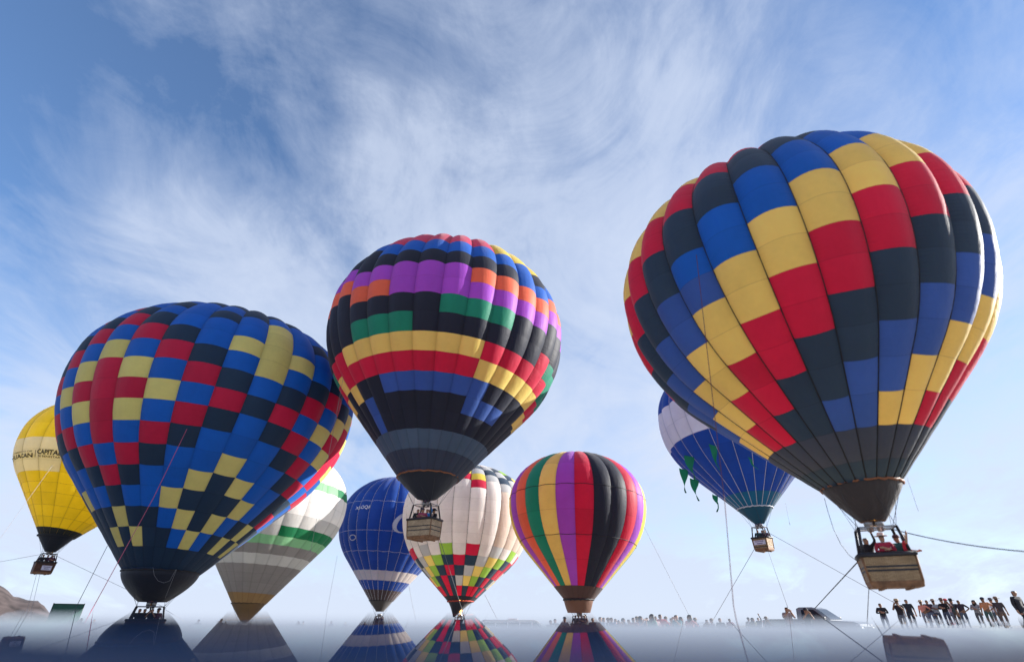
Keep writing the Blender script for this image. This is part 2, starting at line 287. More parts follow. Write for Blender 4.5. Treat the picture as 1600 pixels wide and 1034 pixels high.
# ------------------------------------------------------------------ balloons
def profile(ht, hb, Lc, rt, n=90):
    a = np.linspace(.05, 1.5, 600); s = (Lc - hb * np.sin(a)) / (hb * np.cos(a)); r0 = np.cos(a) - s * np.sin(a)
    A = a[np.argmin(np.abs(r0 - rt) + (s < 0) * 9)]
    up = np.linspace(np.pi / 2, 0, n); low = np.linspace(0, A, n)[1:]
    r = np.concatenate([np.cos(up), np.cos(low), np.linspace(np.cos(A), rt, 15)[1:]])[::-1]
    z = np.concatenate([Lc + ht * np.sin(up), Lc - hb * np.sin(low), np.linspace(Lc - hb * np.sin(A), 0, 15)[1:]])[::-1]
    s = np.concatenate([[0], np.cumsum(np.hypot(np.diff(r), np.diff(z)))]); s /= s[-1]
    ss = np.linspace(0, 1, 1201); return ss, np.interp(ss, s, r), np.interp(ss, s, z)
class Env:
    """surface of one envelope: theta in degrees (-90 faces the camera side), s = share of the gore's length from the mouth"""
    def __init__(e, par, Rm, G, seam, rows, bulge, row_puff=0.0012, mean=.5):
        px, py, di, tx, ty, ht, hb, Lc, rt = par; e.R = Rm; e.G = G; e.seam = seam; e.rows = rows; e.b = bulge; e.puff = row_puff; e.mean = mean
        d = ray(px, py); d /= np.linalg.norm(d); e.c = CAM + d * di * Rm
        ax = np.array([tx, ty, 1.]); e.ax = ax / np.linalg.norm(ax)
        e.e1 = np.cross([0, 1, 0], e.ax); e.e1 /= np.linalg.norm(e.e1); e.e2 = np.cross(e.ax, e.e1)
        e.ss, e.r, e.z = profile(ht, hb, Lc, rt); e.rt = rt * Rm
        e.dr = np.gradient(e.r, e.ss); e.dz = np.gradient(e.z, e.ss); l = np.hypot(e.dr, e.dz); e.dr /= l; e.dz /= l
        e.dth = 360.0 / G
    def pt(e, th, s, j, i, lift=0.0):
        th = np.asarray(th, float); s = np.clip(np.asarray(s, float), 0, 1)
        r = np.interp(s, e.ss, e.r) * e.R; z = np.interp(s, e.ss, e.z) * e.R
        nr = np.interp(s, e.ss, e.dz); nz = -np.interp(s, e.ss, e.dr)
        u = (th - (e.seam + (j + .5) * e.dth)) / (e.dth / 2)
        k = .45 + .55 * np.clip((s - .05) / .35, 0, 1)
        hw = r * math.radians(e.dth) / 2
        d = e.b * k * hw * (np.clip(1 - u * u, -.5, 1) - e.mean) + lift
        if i is not None:
            a, b = e.rows[i], e.rows[i + 1]; v = (s - (a + b) / 2) / ((b - a) / 2); d = d + e.puff * e.R * (1 - v * v)
        t = np.radians(th); rad = np.cos(t)[..., None] * e.e1 + np.sin(t)[..., None] * e.e2
        return e.c + (r + d * nr)[..., None] * rad + (z + d * nz)[..., None] * e.ax
    def patch(e, j, i, nu=8, nv=3):
        t0 = e.seam + j * e.dth; th, s = np.meshgrid(np.linspace(t0, t0 + e.dth, nu + 1), np.linspace(e.rows[i], e.rows[i + 1], nv + 1))
        P = e.pt(th, s, j, i); h = .02
        du = e.pt(th + h, s, j, i) - e.pt(th - h, s, j, i)
        sc = np.clip(s, .002, .985); dv = e.pt(th, sc + .001, j, i) - e.pt(th, sc - .001, j, i)
        n = np.cross(du, dv); n /= np.linalg.norm(n, axis=2, keepdims=True) + 1e-12
        F = [(q * (nu + 1) + p, q * (nu + 1) + p + 1, (q + 1) * (nu + 1) + p + 1, (q + 1) * (nu + 1) + p) for q in range(nv) for p in range(nu)]
        return P.reshape(-1, 3), n.reshape(-1, 3), F
def set_normals(me, nrm, nu=None, nv=3):
    if nu:
        ul = me.uv_layers.new(name='UVMap'); k = (nu + 1) * (nv + 1); vi = np.empty(len(me.loops), np.int32); me.loops.foreach_get('vertex_index', vi); q = vi % k
        ul.data.foreach_set('uv', np.stack([(q % (nu + 1)) / nu, (q // (nu + 1)) / nv], 1).astype(np.float32).ravel())
    me.polygons.foreach_set('use_smooth', [True] * len(me.polygons)); me.normals_split_custom_set_from_vertices([tuple(v) for v in nrm])
def lathe(mb, prof, cen_fn, n=28, m=0):
    V = []; F = []
    for k, (r, z) in enumerate(prof):
        c = cen_fn(z)
        for q in range(n):
            w = 2 * math.pi * q / n; V.append((c[0] + r * math.cos(w), c[1] + r * math.sin(w), z))
    for k in range(len(prof) - 1):
        for q in range(n): F.append((k * n + q, k * n + (q + 1) % n, (k + 1) * n + (q + 1) % n, (k + 1) * n + q))
    return mb.add(V, F, m)
def text_on(root, e, txt, th0, th1, s0, s1, mat, name, slant=0.0, lift=.03, bold=0.0, j=None, dth=0.0):
    cu_ = bpy.data.curves.new('t', 'FONT'); cu_.body = txt; cu_.resolution_u = 3; cu_.shear = slant; cu_.offset = bold
    ob = bpy.data.objects.new('t', cu_); col.objects.link(ob); dg = bpy.context.evaluated_depsgraph_get()
    me = bpy.data.meshes.new_from_object(ob.evaluated_get(dg)); bpy.data.objects.remove(ob)
    v = np.array([q.co[:] for q in me.vertices]); lo, hi = v.min(0), v.max(0)
    u = (v[:, 0] - lo[0]) / (hi[0] - lo[0]); w = (v[:, 1] - lo[1]) / (hi[1] - lo[1])
    th = th0 + u * (th1 - th0); s = s0 + w * (s1 - s0) + u * dth
    jj = np.floor((th - e.seam) / e.dth); P = e.pt(th, s, jj, None, lift) - np.array(root.location)
    for q, p in zip(me.vertices, P): q.co = p
    me.materials.clear(); me.materials.append(mat)
    return link(name, me, root)
def ring_on(root, e, th, s, rt_, rs, wd, mat, name, shear=0, lift=.035, n=40):
    V = []; F = []
    for q in range(n):
        a = 2 * math.pi * q / n
        for k, f in enumerate((1, 1 - wd * (1.0 if shear == 0 else (.55 + .45 * math.cos(a - math.pi))))):
            u = math.cos(a) * rt_ * (f if shear == 0 else f) ; w = math.sin(a) * rs * (f if shear == 0 else (f * .5 + .5))
            V.append((th + u + shear * w / rs, s + w))
        F.append((2 * q, 2 * ((q + 1) % n), 2 * ((q + 1) % n) + 1, 2 * q + 1))
    v = np.array(V); jj = np.floor((v[:, 0] - e.seam) / e.dth); P = e.pt(v[:, 0], v[:, 1], jj, None, lift) - np.array(root.location)
    return MB().add(P, F).build(name, mat, root)
def balloon(label, e, colour, skirt, basket, tapes=None, nu=8, limit=290, ring_tapes=()):
    zb = basket['z0']; root = empty('hot_air_balloon', (e.c[0], e.c[1], zb)); o3 = np.array([e.c[0], e.c[1], zb]); root.location = o3
    cells = []
    for j in range(e.G):
        jj = j if j < e.G / 2 else j - e.G
        for i in range(len(e.rows) - 1):
            P, n, F = e.patch(jj, i, nu); c = P.mean(0); d = CAM - c; f = float(np.dot(n[len(n) // 2], d) / np.linalg.norm(d))
            cells.append((f, jj, i, P - o3, n, F))
    cells.sort(key=lambda q: -q[0]); back = []
    cnt = 0
    for f, j, i, P, n, F in cells:
        k = colour(j, i)
        if f > -.12 and cnt < limit:
            me = bpy.data.meshes.new('panel'); me.from_pydata(P.tolist(), [], F); me.materials.append(fab(k)); set_normals(me, n, nu); link('panel', me, root); cnt += 1
        else: back.append((k, P, n, F))
    if back:
        ks = sorted({b[0] for b in back}); V = []; NN = []; FF = []; mi = []
        for k, P, n, F in back:
            b = len(V); V += P.tolist(); NN += n.tolist(); FF += [tuple(q + b for q in f) for f in F]; mi += [ks.index(k)] * len(F)
        me = bpy.data.meshes.new('rear_panels'); me.from_pydata(V, [], FF)
        for k in ks: me.materials.append(fab(k))
        me.polygons.foreach_set('material_index', mi); set_normals(me, NN, nu); tag(link('rear_panels', me, root), kind='stuff')
    if tapes:
        w, tm = tapes
        for j in range(e.G):
            th = e.seam + j * e.dth; s = np.linspace(.0, .97, 40); P = e.pt(np.full(40, th), s, j, None, .012)
            mid = P[20]; rad = math.cos(R(th)) * e.e1 + math.sin(R(th)) * e.e2
            if np.dot(rad, CAM - mid) < -.25 * np.linalg.norm(CAM - mid): continue
            MB().tube(P - o3, w, 4).build('load_tape', tm, root, True)
    for s_, w, tm in ring_tapes:
        th = np.linspace(e.seam, e.seam + 360, e.G * 6 + 1); jj = np.floor((th - e.seam + 1e-6) / e.dth); P = e.pt(th, np.full_like(th, s_), jj, None, .01)
        MB().tube(P - o3, w, 4).build('cross_tape', tm, root, True)
    # skirt
    zt = e.c[2]; prof = []; sb = skirt['z1']; n = 12
    for k in range(n + 1):
        t = k / n; prof.append((e.rt * (1 - (1 - skirt['r1'] / e.rt) * t ** skirt.get('pw', 1.0)) * (.985 if k == 0 else 1), zt - .02 - (zt - sb) * t))
    dx = skirt.get('off', (0, 0))
    mb = MB(); V = []; F = []; nq = 48; rg = np.random.default_rng(int(zt * 100))
    ph = rg.random(4) * 6.28
    for k, (r, z) in enumerate(prof):
        t = k / n
        for q in range(nq):
            w = 2 * math.pi * q / nq; fold = 1 + skirt.get('fold', .02) * t * (math.sin(5 * w + ph[0]) + .6 * math.sin(9 * w + ph[1]))
            zz = z + (skirt.get('scoop', 0) * t ** 2 * (.5 - .5 * math.cos(w - R(skirt.get('scoop_dir', 90)))))
            V.append((dx[0] * t + r * fold * math.cos(w), dx[1] * t + r * fold * math.sin(w), zz - zb))
    for k in range(n):
        for q in range(nq): F.append((k * nq + q, k * nq + (q + 1) % nq, (k + 1) * nq + (q + 1) % nq, (k + 1) * nq + q))
    mb.add(V, F); mb.build('skirt', skirt['mat'], root, True)
    if skirt.get('rim'):
        pr = [(math.cos(2 * math.pi * q / 48) * e.rt * 1.004, math.sin(2 * math.pi * q / 48) * e.rt * 1.004, zt - zb + .03 * math.sin(q * 2.4)) for q in range(49)]
        MB().tube(pr, skirt['rim'][0], 5, caps=False).build('mouth_rim', skirt['rim'][1], root, True)
    # basket
    B = basket; bw, bd, bh = B['dim']; rz = B['rz']; bk = empty_part = None
    cr, sr = math.cos(rz), math.sin(rz); rot = lambda x, y, z: (x * cr - y * sr, x * sr + y * cr, z)
    mb = MB(); wall = .05
    mb.box((0, 0, bh * .52), (bw, bd, bh * .90), 0, rz, .93)
    body = mb.build('basket', B['mat'], root, False, .05)
    mb = MB()
    pts = [rot(x * (bw / 2 + .01), y * (bd / 2 + .01), bh) for x, y in ((-1, -1), (0, -1), (1, -1), (1, 0), (1, 1), (0, 1), (-1, 1), (-1, 0), (-1, -1))]
    mb.tube(pts, .075, 8); mb.build('padded_rim', M_pad, body, True)
    MB().box((0, 0, .07), (bw * .97, bd * .97, .20), 0, rz, .96).build('hide_skirting', M_hide, body, False, .04)
    for zz in B.get('straps', (.55, .68)):
        k = .93 + .07 * (zz * bh - .07 * bh) / (.9 * bh) + .012
        MB().box((0, 0, zz * bh), (bw * k, bd * k, .055), 0, rz).build('strap', M_pad, body)
    for sx in (-1, 1):
        for sy in (-1, 1): MB().tube([rot(sx * bw * .462, sy * bd * .462, .12), rot(sx * bw * .495, sy * bd * .495, bh * .96)], .035, 6).build('corner_guard', M_hide, body, True)
    for sx in (-1, 1): MB().box(rot(sx * bw * .25, 0, -.045), (.09, bd * .98, .07), 0, rz).build('skid', M_hide, body)
    if B.get('plate'):
        q = B['plate']; MB().box(rot(q[0] * bw, -bd / 2 - .015, bh * q[1]), (bw * q[2], .02, bh * q[3]), 0, rz).build('name_plate', plain('plate_pale', (.62, .58, .70)), body)
        for kk in range(2):
            MB().box(rot(q[0] * bw, -bd / 2 - .03, bh * (q[1] + .08 - .16 * kk)), (bw * q[2] * (.7 - .2 * kk), .012, bh * .05), 0, rz).build('plate_print', plain('plate_ink', (.10, .08, .2)), body)
    ftop = bh + B.get('post', .95); fw, fd = bw * .36, bd * .36
    for sx in (-1, 1):
        for sy in (-1, 1):
            MB().tube([rot(sx * bw * .44, sy * bd * .44, bh), rot(sx * fw, sy * fd, ftop)], .05, 7).build('upright', M_pad, root, True)
    mb = MB(); pts = [rot(x * fw, y * fd, ftop) for x, y in ((-1, -1), (1, -1), (1, 1), (-1, 1), (-1, -1))]; mb.tube(pts, .028, 6)
    mb.tube([rot(-fw, 0, ftop), rot(fw, 0, ftop)], .022, 6); fr = mb.build('burner_frame', M_metal, root, True)
    for sx in (-1, 1):
        mb = MB(); x = sx * .15
        lathe(mb, [(.02, ftop - .12), (.10, ftop - .10), (.10, ftop + .02), (.15, ftop + .05), (.16, ftop + .30), (.13, ftop + .32)], lambda z: rot(x, 0, z), 12)
        bn = mb.build('burner', M_metal, root, True)
        hx = [rot(x + .135 * math.cos(a * .7), .135 * math.sin(a * .7), ftop + .06 + .007 * a) for a in range(34)]
        MB().tube(hx, .017, 5).build('burner_coil', plain('coil_steel', (.10, .09, .09), .4, .8), bn, True)
    for k in range(B.get('cables', 8)):
        w = 2 * math.pi * (k + .5) / B.get('cables', 8); sx = 1 if math.cos(w - rz) > 0 else -1; sy = 1 if math.sin(w - rz) > 0 else -1
        a = rot(sx * fw, sy * fd, ftop); b = (e.rt * .97 * math.cos(w), e.rt * .97 * math.sin(w), zt - zb)
        MB().tube([a, b], .009, 4).build('suspension_cable', M_rope_dark, root)
    if B.get('flame'):
        fx = B['flame']; mb = MB()
        lathe(mb, [(.05, ftop + .35), (.22, ftop + .9), (.34, zt - zb + .3), (.40, zt - zb + 1.1), (.30, zt - zb + 1.9), (.02, zt - zb + 2.6)], lambda z: rot(fx[0], fx[1], z), 12); mb.build('flame', M_flame, root, True)
    tag(root, label, 'balloon', 'hot air balloons'); return root
PAR = dict(D=[1344.861, 760.08, 3.272, -0.055, -0.02, 0.799, 1.045, 1.266, 0.183], A=[252.613, 893.729, 4.406, 0.012, 0.059, 0.683, 1.019, 1.246, 0.228], B=[669.225, 747.302, 4.004, 0.046, 0.039, 0.82, 0.989, 1.25, 0.233],
           E=[904.053, 936.519, 7.806, 0.047, 0.031, 0.733, 1.021, 1.274, 0.202], F=[719.554, 939.073, 8.301, 0.03, 0.066, 0.72, 1.079, 1.246, 0.189], G=[595.373, 937.946, 10.555, 0.051, 0.013, 0.857, 1.029, 1.328, 0.215],
           C=[388.757, 942.428, 8.55, 0.046, 0.016, 0.822, 0.939, 1.325, 0.215], H=[1179.495, 794.629, 7.425, 0.014, 0.041, 0.844, 1.058, 1.266, 0.21], I=[88.697, 837.761, 9.827, 0.056, 0.08, 0.749, 0.887, 1.241, 0.206])
BAL = {}
# -- the big one at right: spiral of red, dark, blue and yellow double rows
rowsD = [0, .037, .097, .155, .213, .270, .324, .378, .431, .482, .532, .582, .635, .69, .745, .80, .86, .93, 1]
eD = Env(PAR['D'], 7.0, 26, -113.9, rowsD, .40, mean=.85)
def colD(j, i):
    if i == 0: return 'N'
    if i == 1: return 'T'
    k = 'YBNR'[((i - j) // 2) % 4]              # double rows that climb one row with every gore to the right
    return 'U' if k == 'B' and i < 8 else k
BAL['D'] = (balloon('largest balloon at right, red, yellow, blue and dark blocks in rising diagonals', eD, colD,
    dict(z1=4.17, r1=.40, pw=1.15, mat=M_skirt_brown, rim=(.055, plain('rim_rust', (.22, .075, .03))), fold=.02),
    dict(z0=2.10, dim=(1.55, 1.1, .95), rz=R(-25), mat=M_wick, post=.88, straps=(.50, .62), flame=(-.2, -.1)), tapes=(.022, M_tape_dark)), eD)
# -- blue balloon with the checks, left
rowsA = [0, .05, .097, .145, .194, .241, .290, .338, .385, .430, .477, .522, .565, .609, .65, .70, .75, .81, .88, 1]
eA = Env(PAR['A'], 10.5, 31, -85.5, rowsA, .26)
GA = {-6: 'NNNNBBNRBRBNBRNBN', -5: 'NNNYBBNRBRNBRBNBN', -4: 'NNNBBNRBYBRNBRNBN', -3: 'NYNBNRBYRYBRNBRNB', -2: 'NNYNRBRRRRYBRNBBN', -1: 'NYNBNRBYRYBRNBNBN', 0: 'NNNBBNRBYBRNBBBNB', 1: 'NNBYBBNRBRNBBNBNB', 2: 'NBYNYBBNRNBYBBNNB',
      3: 'NYNNNYBBNBYYYYBNB', 4: 'NBYNYBBNRNBYBBBNN', 5: 'NNBYBBNRBRNBBNBBN', 6: 'NYNBBNRBYBRNBNBNB', 7: 'NNYNNRBYRYNBRBNBN', 8: 'NYNRNBRRRRYBNBNBB', 9: 'NNNBBRBYRYBRNBNBN', 10: 'NNBBNRBYBRNBRNBBN'}
def colA(j, i):
    k = j if j in GA else ((j + 6) % 17) - 6
    s = GA[k]; c = s[i] if i < len(s) else 'BN'[(i + j) % 2]; return {'Y': 'y', 'B': 'b', 'N': 'n'}.get(c, c)
BAL['A'] = (balloon('big blue balloon at left checked with red, yellow and dark navy squares', eA, colA,
    dict(z1=2.43, r1=.86, pw=1.7, mat=M_skirt_dark, rim=(.05, M_tape_dark), fold=.02),
    dict(z0=.12, dim=(2.2, 1.5, 1.2), rz=R(30), mat=M_wick_dark, post=.80)), eA)
# -- centre balloon
rowsB = [0, .054, .104, .154, .199, .247, .296, .342, .390, .437, .482, .527, .571, .625, .68, .735, .79, .86, .93, 1]
eB = Env(PAR['B'], 9.2, 31, -85.0, rowsB, .34)
GB = {-7: 'TSKKKYRKKKOPBKBV', -6: 'TSKKYRRKKKOPKKBV', -5: 'TSUUKRYKKKOPKKBV', -4: 'TSKKKRYGKOPKKBV', -3: 'TSKKURYGKOPKBVV', -2: 'TSKKURYGKPPKBVV', -1: 'TSKKURYKKPPKBVV', 0: 'TSKKURYKGPPKBVV', 1: 'TSKKURYKGPOKBVV', 2: 'TSKUUYRKGPOKBZZ', 3: 'TSKUKYRKKPOBBZZ', 4: 'TSKUKYRKKPOBKZZ', 5: 'TSKKKYRRKKPOBKZ', 6: 'TSKKKYRGKKPOBKK', 7: 'TSKKYRGGKKPOBKK', 8: 'TSKKYRGKKPPOBBK'}
def colB(j, i):
    k = j if j in GB else ((j + 7) % 16) - 7
    s = GB[k]; return s[i] if i < len(s) else s[-1]
BAL['B'] = (balloon('black, purple, yellow and red banded balloon hovering at centre, above the others', eB, colB,
    dict(z1=8.23, r1=.68, pw=1.0, mat=M_skirt_dark, rim=(.06, plain('rim_rust', (.22, .075, .03))), fold=.015, scoop=.5, scoop_dir=-80),
    dict(z0=5.89, dim=(1.9, 1.35, 1.2), rz=R(-24), mat=M_wick_pale, post=.95, straps=(.42, .62))), eB)
# -- striped balloon
rowsE = [0, .067, .20, .32, .43, .54, .66, .78, .9, 1]
eE = Env(PAR['E'], 7.8, 24, -98.0, rowsE, .20, .0004)
SE = {-6: 'Z', -5: 'P', -4: 'O', -3: 'G', -2: 'Y', -1: 'P', 0: 'R', 1: 'K', 2: 'K', 3: 'R', 4: 'P', 5: 'Z', 6: 'G', -7: 'G'}
def colE(j, i): return 'I' if i == 0 else SE.get(j, 'PORGY'[j % 5])
BAL['E'] = (balloon('balloon with full-length vertical stripes of red, purple, yellow, green, orange and black', eE, colE,
    dict(z1=2.2, r1=1.15, pw=1.2, mat=M_skirt_bronze, rim=(.10, M_tape_dark), fold=.05),
    dict(z0=.05, dim=(1.6, 1.2, 1.1), rz=R(12), mat=M_wick_dark, post=.75), ring_tapes=((.54, .03, M_tape_dark), (.32, .03, M_tape_dark))), eE)
# -- white balloon with checked lower part
rowsF = [0, .025, .083, .14, .198, .254, .31, .36, .41, .462, .52, .573, .62, .667, .72, .78, .84, .92, 1]
eF = Env(PAR['F'], 9.0, 26, -83.5, rowsF, .22)
GF = {-7: 'KNRNER', -6: 'KRYENR', -5: 'KRLYEW', -4: 'KNNLYE', -3: 'KRRNLW', -2: 'KNNRNL', -1: 'KRENRW', 0: 'KNYENR', 1: 'KRLYEW', 2: 'KRNLYE', 3: 'KNRNLW', 4: 'KRNRNL', 5: 'KNERRW', 6: 'KNYENR'}
TF = {-1: 'WWWWWWRZNEW', 0: 'WWWWWRZENEW', 1: 'WWWWWWENEWW', 2: 'WWWWWENENEW', 3: 'WWWWWEENLEW', -2: 'WWWWWWWRZEW'}
def colF(j, i):
    k = j if j in GF else ((j + 7) % 14) - 7
    if i < 6: return GF[k][i]
    s = TF.get(j, TF[[-1, 0, 1, 2][j % 4]]); q = i - 6
    c = s[q] if q < len(s) else 'W'
    return 'C' if c == 'W' and j > 1 else c
BAL['F'] = (balloon('white balloon with a red, green, yellow and grey checked lower half', eF, colF,
    dict(z1=1.98, r1=.12, pw=.8, off=(-.75, -.2), mat=M_skirt_dark, rim=(.09, plain('rim_red', (.45, .05, .03))), fold=.05),
    dict(z0=.05, dim=(1.6, 1.2, 1.1), rz=R(5), mat=M_wick_dark, post=.80, flame=(.1, -.3)), tapes=(.02, M_tape_dark)), eF)
# -- blue balloon with registration letters
rowsG = [0, .067, .127, .191, .25, .31, .37, .425, .48, .535, .59, .65, .72, .80, .9, 1]
eG = Env(PAR['G'], 8.5, 26, -91.0, rowsG, .26)
def colG(j, i): return 'I' if i == 0 else 'C' if i == 2 else 'X'
BAL['G'] = (balloon('royal blue balloon with small white registration letters and one pale ring band', eG, colG,
    dict(z1=2.88, r1=.55, pw=1.0, mat=fabric('skirt_grey', (.10, .09, .09), .2), rim=(.05, M_tape_dark)),
    dict(z0=.35, dim=(1.5, 1.2, 1.15), rz=R(20), mat=M_wick_dark, post=.75), tapes=(.028, M_tape_light), ring_tapes=((.59, .026, M_tape_light), (.31, .026, M_tape_light), (.425, .022, M_tape_light))), eG)
text_on(BAL['G'][0], eG, 'XB-OQF', -121.5, -104, .533, .555, M_printw, 'registration_letters', dth=0.004, bold=0, lift=.16)
ring_on(BAL['G'][0], eG, -63.5, .482, 13.5, .062, .36, plain('print_grey', (.42, .44, .56)), 'ring_emblem', shear=5.5, lift=.16)
ring_on(BAL['G'][0], eG, -122.5, .386, 4.2, .016, .22, M_tape_light, 'small_ring', lift=.14)
# -- white and green balloon behind the checked one
rowsC = [0, .05, .10, .145, .187, .238, .285, .328, .375, .43, .49, .55, .59, .65, .72, .80, .9, 1]
eC = Env(PAR['C'], 8.5, 24, -72.0, rowsC, .14, .0004)
def colC(j, i):
    th = eC.seam + (j + .5) * eC.dth
    return ('H' if i == 0 else 'M' if i < 4 else 'Q' if i == 4 else 'M' if i == 5 else 'A' if i == 6 else ('F' if i == 7 and th > -52 else 'Q' if i < 9 else 'W' if i < 11 else ('F' if th > -14 else 'A') if i == 11 else 'W'))  # light grey row above the dark green is shade painted on white cloth
BAL['C'] = (balloon('white balloon with green bands and a grey cone, partly hidden behind the blue checked balloon', eC, colC,
    dict(z1=1.42, r1=.42, pw=1.05, mat=fabric('skirt_tan', (.34, .21, .10), .3), rim=(.06, plain('rim_brown', (.08, .05, .03)))),
    dict(z0=-.0, dim=(1.5, 1.2, 1.0), rz=R(10), mat=M_wick_dark, post=.3)), eC)
# -- blue and white balloon with pennants
rowsH = [0, .065, .14, .21, .29, .36, .44, .53, .60, .68, .77, .88, 1]
eH = Env(PAR['H'], 6.5, 24, -165.0, rowsH, .24)
def colH(j, i): return 'J' if i == 0 else 'W' if i in (5, 6) else 'X'
BAL['H'] = (balloon('blue and white balloon with green pennants, half hidden behind the largest balloon', eH, colH,
    dict(z1=8.18, r1=.37, pw=1.0, mat=fabric('skirt_teal', (.012, .15, .24), .3), rim=(.05, M_tape_light), off=(.1, 0)),
    dict(z0=6.12, dim=(1.2, 1.0, .95), rz=R(-52), mat=M_wick, post=.82, plate=(0, .62, .8, .34), straps=(.3,)), tapes=(.024, M_tape_light)), eH)
def pennants():
    root, e = BAL['H']; o3 = np.array(root.location)
    for px, py, ln, wd in ((1078, 712, 2.1, .72), (1114, 695, 2.2, .5), (1069, 732, 2.1, .62), (1083, 752, 1.9, .62), (1117, 775, 1.4, .3), (1171, 716, 1.0, .28)):
        th = np.linspace(-200, -20, 361); s = np.linspace(0, .5, 201); T, S_ = np.meshgrid(th, s); J = np.floor((T - e.seam) / e.dth); P = e.pt(T, S_, J, None, .05)
        v = P - CAM; fw = v[..., 1] * CP + v[..., 2] * SP; X = CX + FPX * v[..., 0] / fw; Y = CY - FPX * (-v[..., 1] * SP + v[..., 2] * CP) / fw
        nrm = np.cos(np.radians(T))[..., None] * e.e1 + np.sin(np.radians(T))[..., None] * e.e2
        d = (X - px) ** 2 + (Y - py) ** 2 + ((nrm * (CAM - P)).sum(2) < -8) * 1e6; k = np.unravel_index(np.argmin(d), d.shape); b = P[k] - o3; nn = nrm[k] * np.array([1, 1, 0])
        vd = o3 - CAM; tg = np.array([vd[1], -vd[0], 0]); tg /= np.linalg.norm(tg); rgp = np.random.default_rng(int(px)); V = []; F = []
        for q in range(9):
            t = q / 8; w = wd * (1 - t) ** .9; sw = .16 * math.sin(t * 5 + px) * t
            for m in range(3):
                V.append(b + nn * (.12 + .25 * t + .10 * math.sin(m * 2 + 6 * t)) + tg * ((m - 1) / 2 * w + sw + .25 * t) + np.array([0, 0, -ln * t - .12 * (m - 1) * (1 - t)]))
        for q in range(8):
            for m in range(2): F.append((q * 3 + m, q * 3 + m + 1, q * 3 + m + 4, q * 3 + m + 3))
        MB().add(V, F).build('pennant', fabric('pennant_green', (.02, .42, .20), .5), root, True)
pennants()
# -- yellow balloon, far left
rowsI = [0, .032, .084, .14, .20, .25, .302, .355, .405, .458, .53, .60, .68, .77, .88, 1]
eI = Env(PAR['I'], 8.0, 18, -95.0, rowsI, .12, .0005)
def colI(j, i):
    th = eI.seam + (j + .5) * eI.dth
    return 'K' if i == 0 else 'W' if (6 <= i <= 8 and -160 < th < -74) else 'D'
BAL['I'] = (balloon('golden yellow balloon with a pale lettered banner at far left', eI, colI,
    dict(z1=7.98, r1=.46, pw=1.0, mat=M_skirt_dark, rim=(.10, M_tape_dark)),
    dict(z0=5.80, dim=(1.7, 1.2, 1.12), rz=R(50), mat=M_wick_dark, post=.85, plate=(.1, .5, .5, .4), straps=(.85,)), tapes=(.008, plain('tape_ochre', (.35, .22, .02))),
    ring_tapes=((.084, .008, plain('tape_ochre', 0)), (.14, .008, MAT['tape_ochre']), (.20, .008, MAT['tape_ochre']), (.25, .008, MAT['tape_ochre']))), eI)
rI = BAL['I'][0]
text_on(rI, eI, 'CAPITAL', -96, -75.5, .379, .402, M_print, 'banner_lettering', bold=.03, lift=.09)
text_on(rI, eI, 'DE BIENESTAR', -95, -76, .366, .375, M_print, 'banner_lettering', bold=.015, lift=.09)
text_on(rI, eI, 'TEHUACAN', -139, -99.5, .364, .384, M_print, 'banner_lettering', bold=.03, lift=.09)
text_on(rI, eI, 'AYUNTAMIENTO DE', -138, -100, .389, .396, M_print, 'banner_lettering', bold=.01, lift=.09)
MB().add([eI.pt(np.array([a]), np.array([b]), -1 if a < -95 else 0, None, .03)[0] - np.array(rI.location) for a, b in ((-98.1, .364), (-97.6, .364), (-97.6, .396), (-98.1, .396))], [(0, 1, 2, 3)]).build('banner_bar', M_print, rI)
# ------------------------------------------------------------------ ropes
def rope(label, pts, r=.013, mat=M_rope_dark, sag=0.0, knots=()):
    a, b = np.array(pts[0]), np.array(pts[-1]); P = []
    if len(pts) == 2:
        n = 16 if sag else 6
        for k in range(n + 1):
            t = k / n; p = a + (b - a) * t; p[2] -= sag * 4 * t * (1 - t); P.append(p)
    else: P = [np.array(p) for p in pts]
    base = P[-1]; o = MB().tube([p - base for p in P], r, 5).build('tether_rope', mat, None, True); o.location = base
    for k in knots:
        p = a + (b - a) * k - base; MB().tube([p + np.array([0, 0, .10]), p, p - np.array([0, 0, .10])], [r, r * 3.2, r], 6).build('knot', mat, o, True)
    tag(o, label, 'rope', 'tether ropes'); return o
def gnd(px, hd):
    d = ray(px, 985); k = hd / math.hypot(d[0], d[1]); x, y = d[0] * k, d[1] * k; return np.array([x, y, float(ground_z(x, y))])
def plumb(p, dz): q = np.array(p, float); q[2] -= dz; return q
rope('dark rope running from the largest balloon\'s burner frame out of frame at right', [at(1394, 826, 23.0), at(1780, 866, 19.2)], .016, sag=.25)
rope('dark rope slanting from the largest balloon\'s basket down to the pickup cab', [at(1348, 869, 22.4), at(1272, 951, 38.5)], .02)
rope('line hanging from the largest balloon\'s basket beside the truck bonnet', [at(1359, 888, 22.6), at(1355, 972, 22.6), gnd(1352, 26)], .012)
rope('slack line looping from the largest balloon\'s mouth to its basket', [at(x, y, 22.2) for x, y in ((1288, 778), (1294, 800), (1303, 828), (1314, 850), (1327, 867), (1339, 876), (1347, 874))], .009)
rope('short line dangling right of the largest balloon\'s skirt', [at(1417, 745, 22.8), at(1435, 798, 22.8)], .006, M_rope_pale)
rope('long red crown line hanging down across the largest balloon\'s left side to the ground', [at(x, y, h) for x, y, h in ((1088, 398, 15.0), (1104, 540, 15.2), (1119, 670, 15.4), (1133, 790, 15.6), (1146, 945, 15.8), (1152, 976, 15.8), (1166, 1012, 15.8))], .011, plain('rope_maroon', (.11, .03, .05)))
rope('pale rope from the pennant balloon\'s basket slanting down to the left', [at(1190, 838, 47.3), gnd(1098, 60)], .018, M_rope_pale)
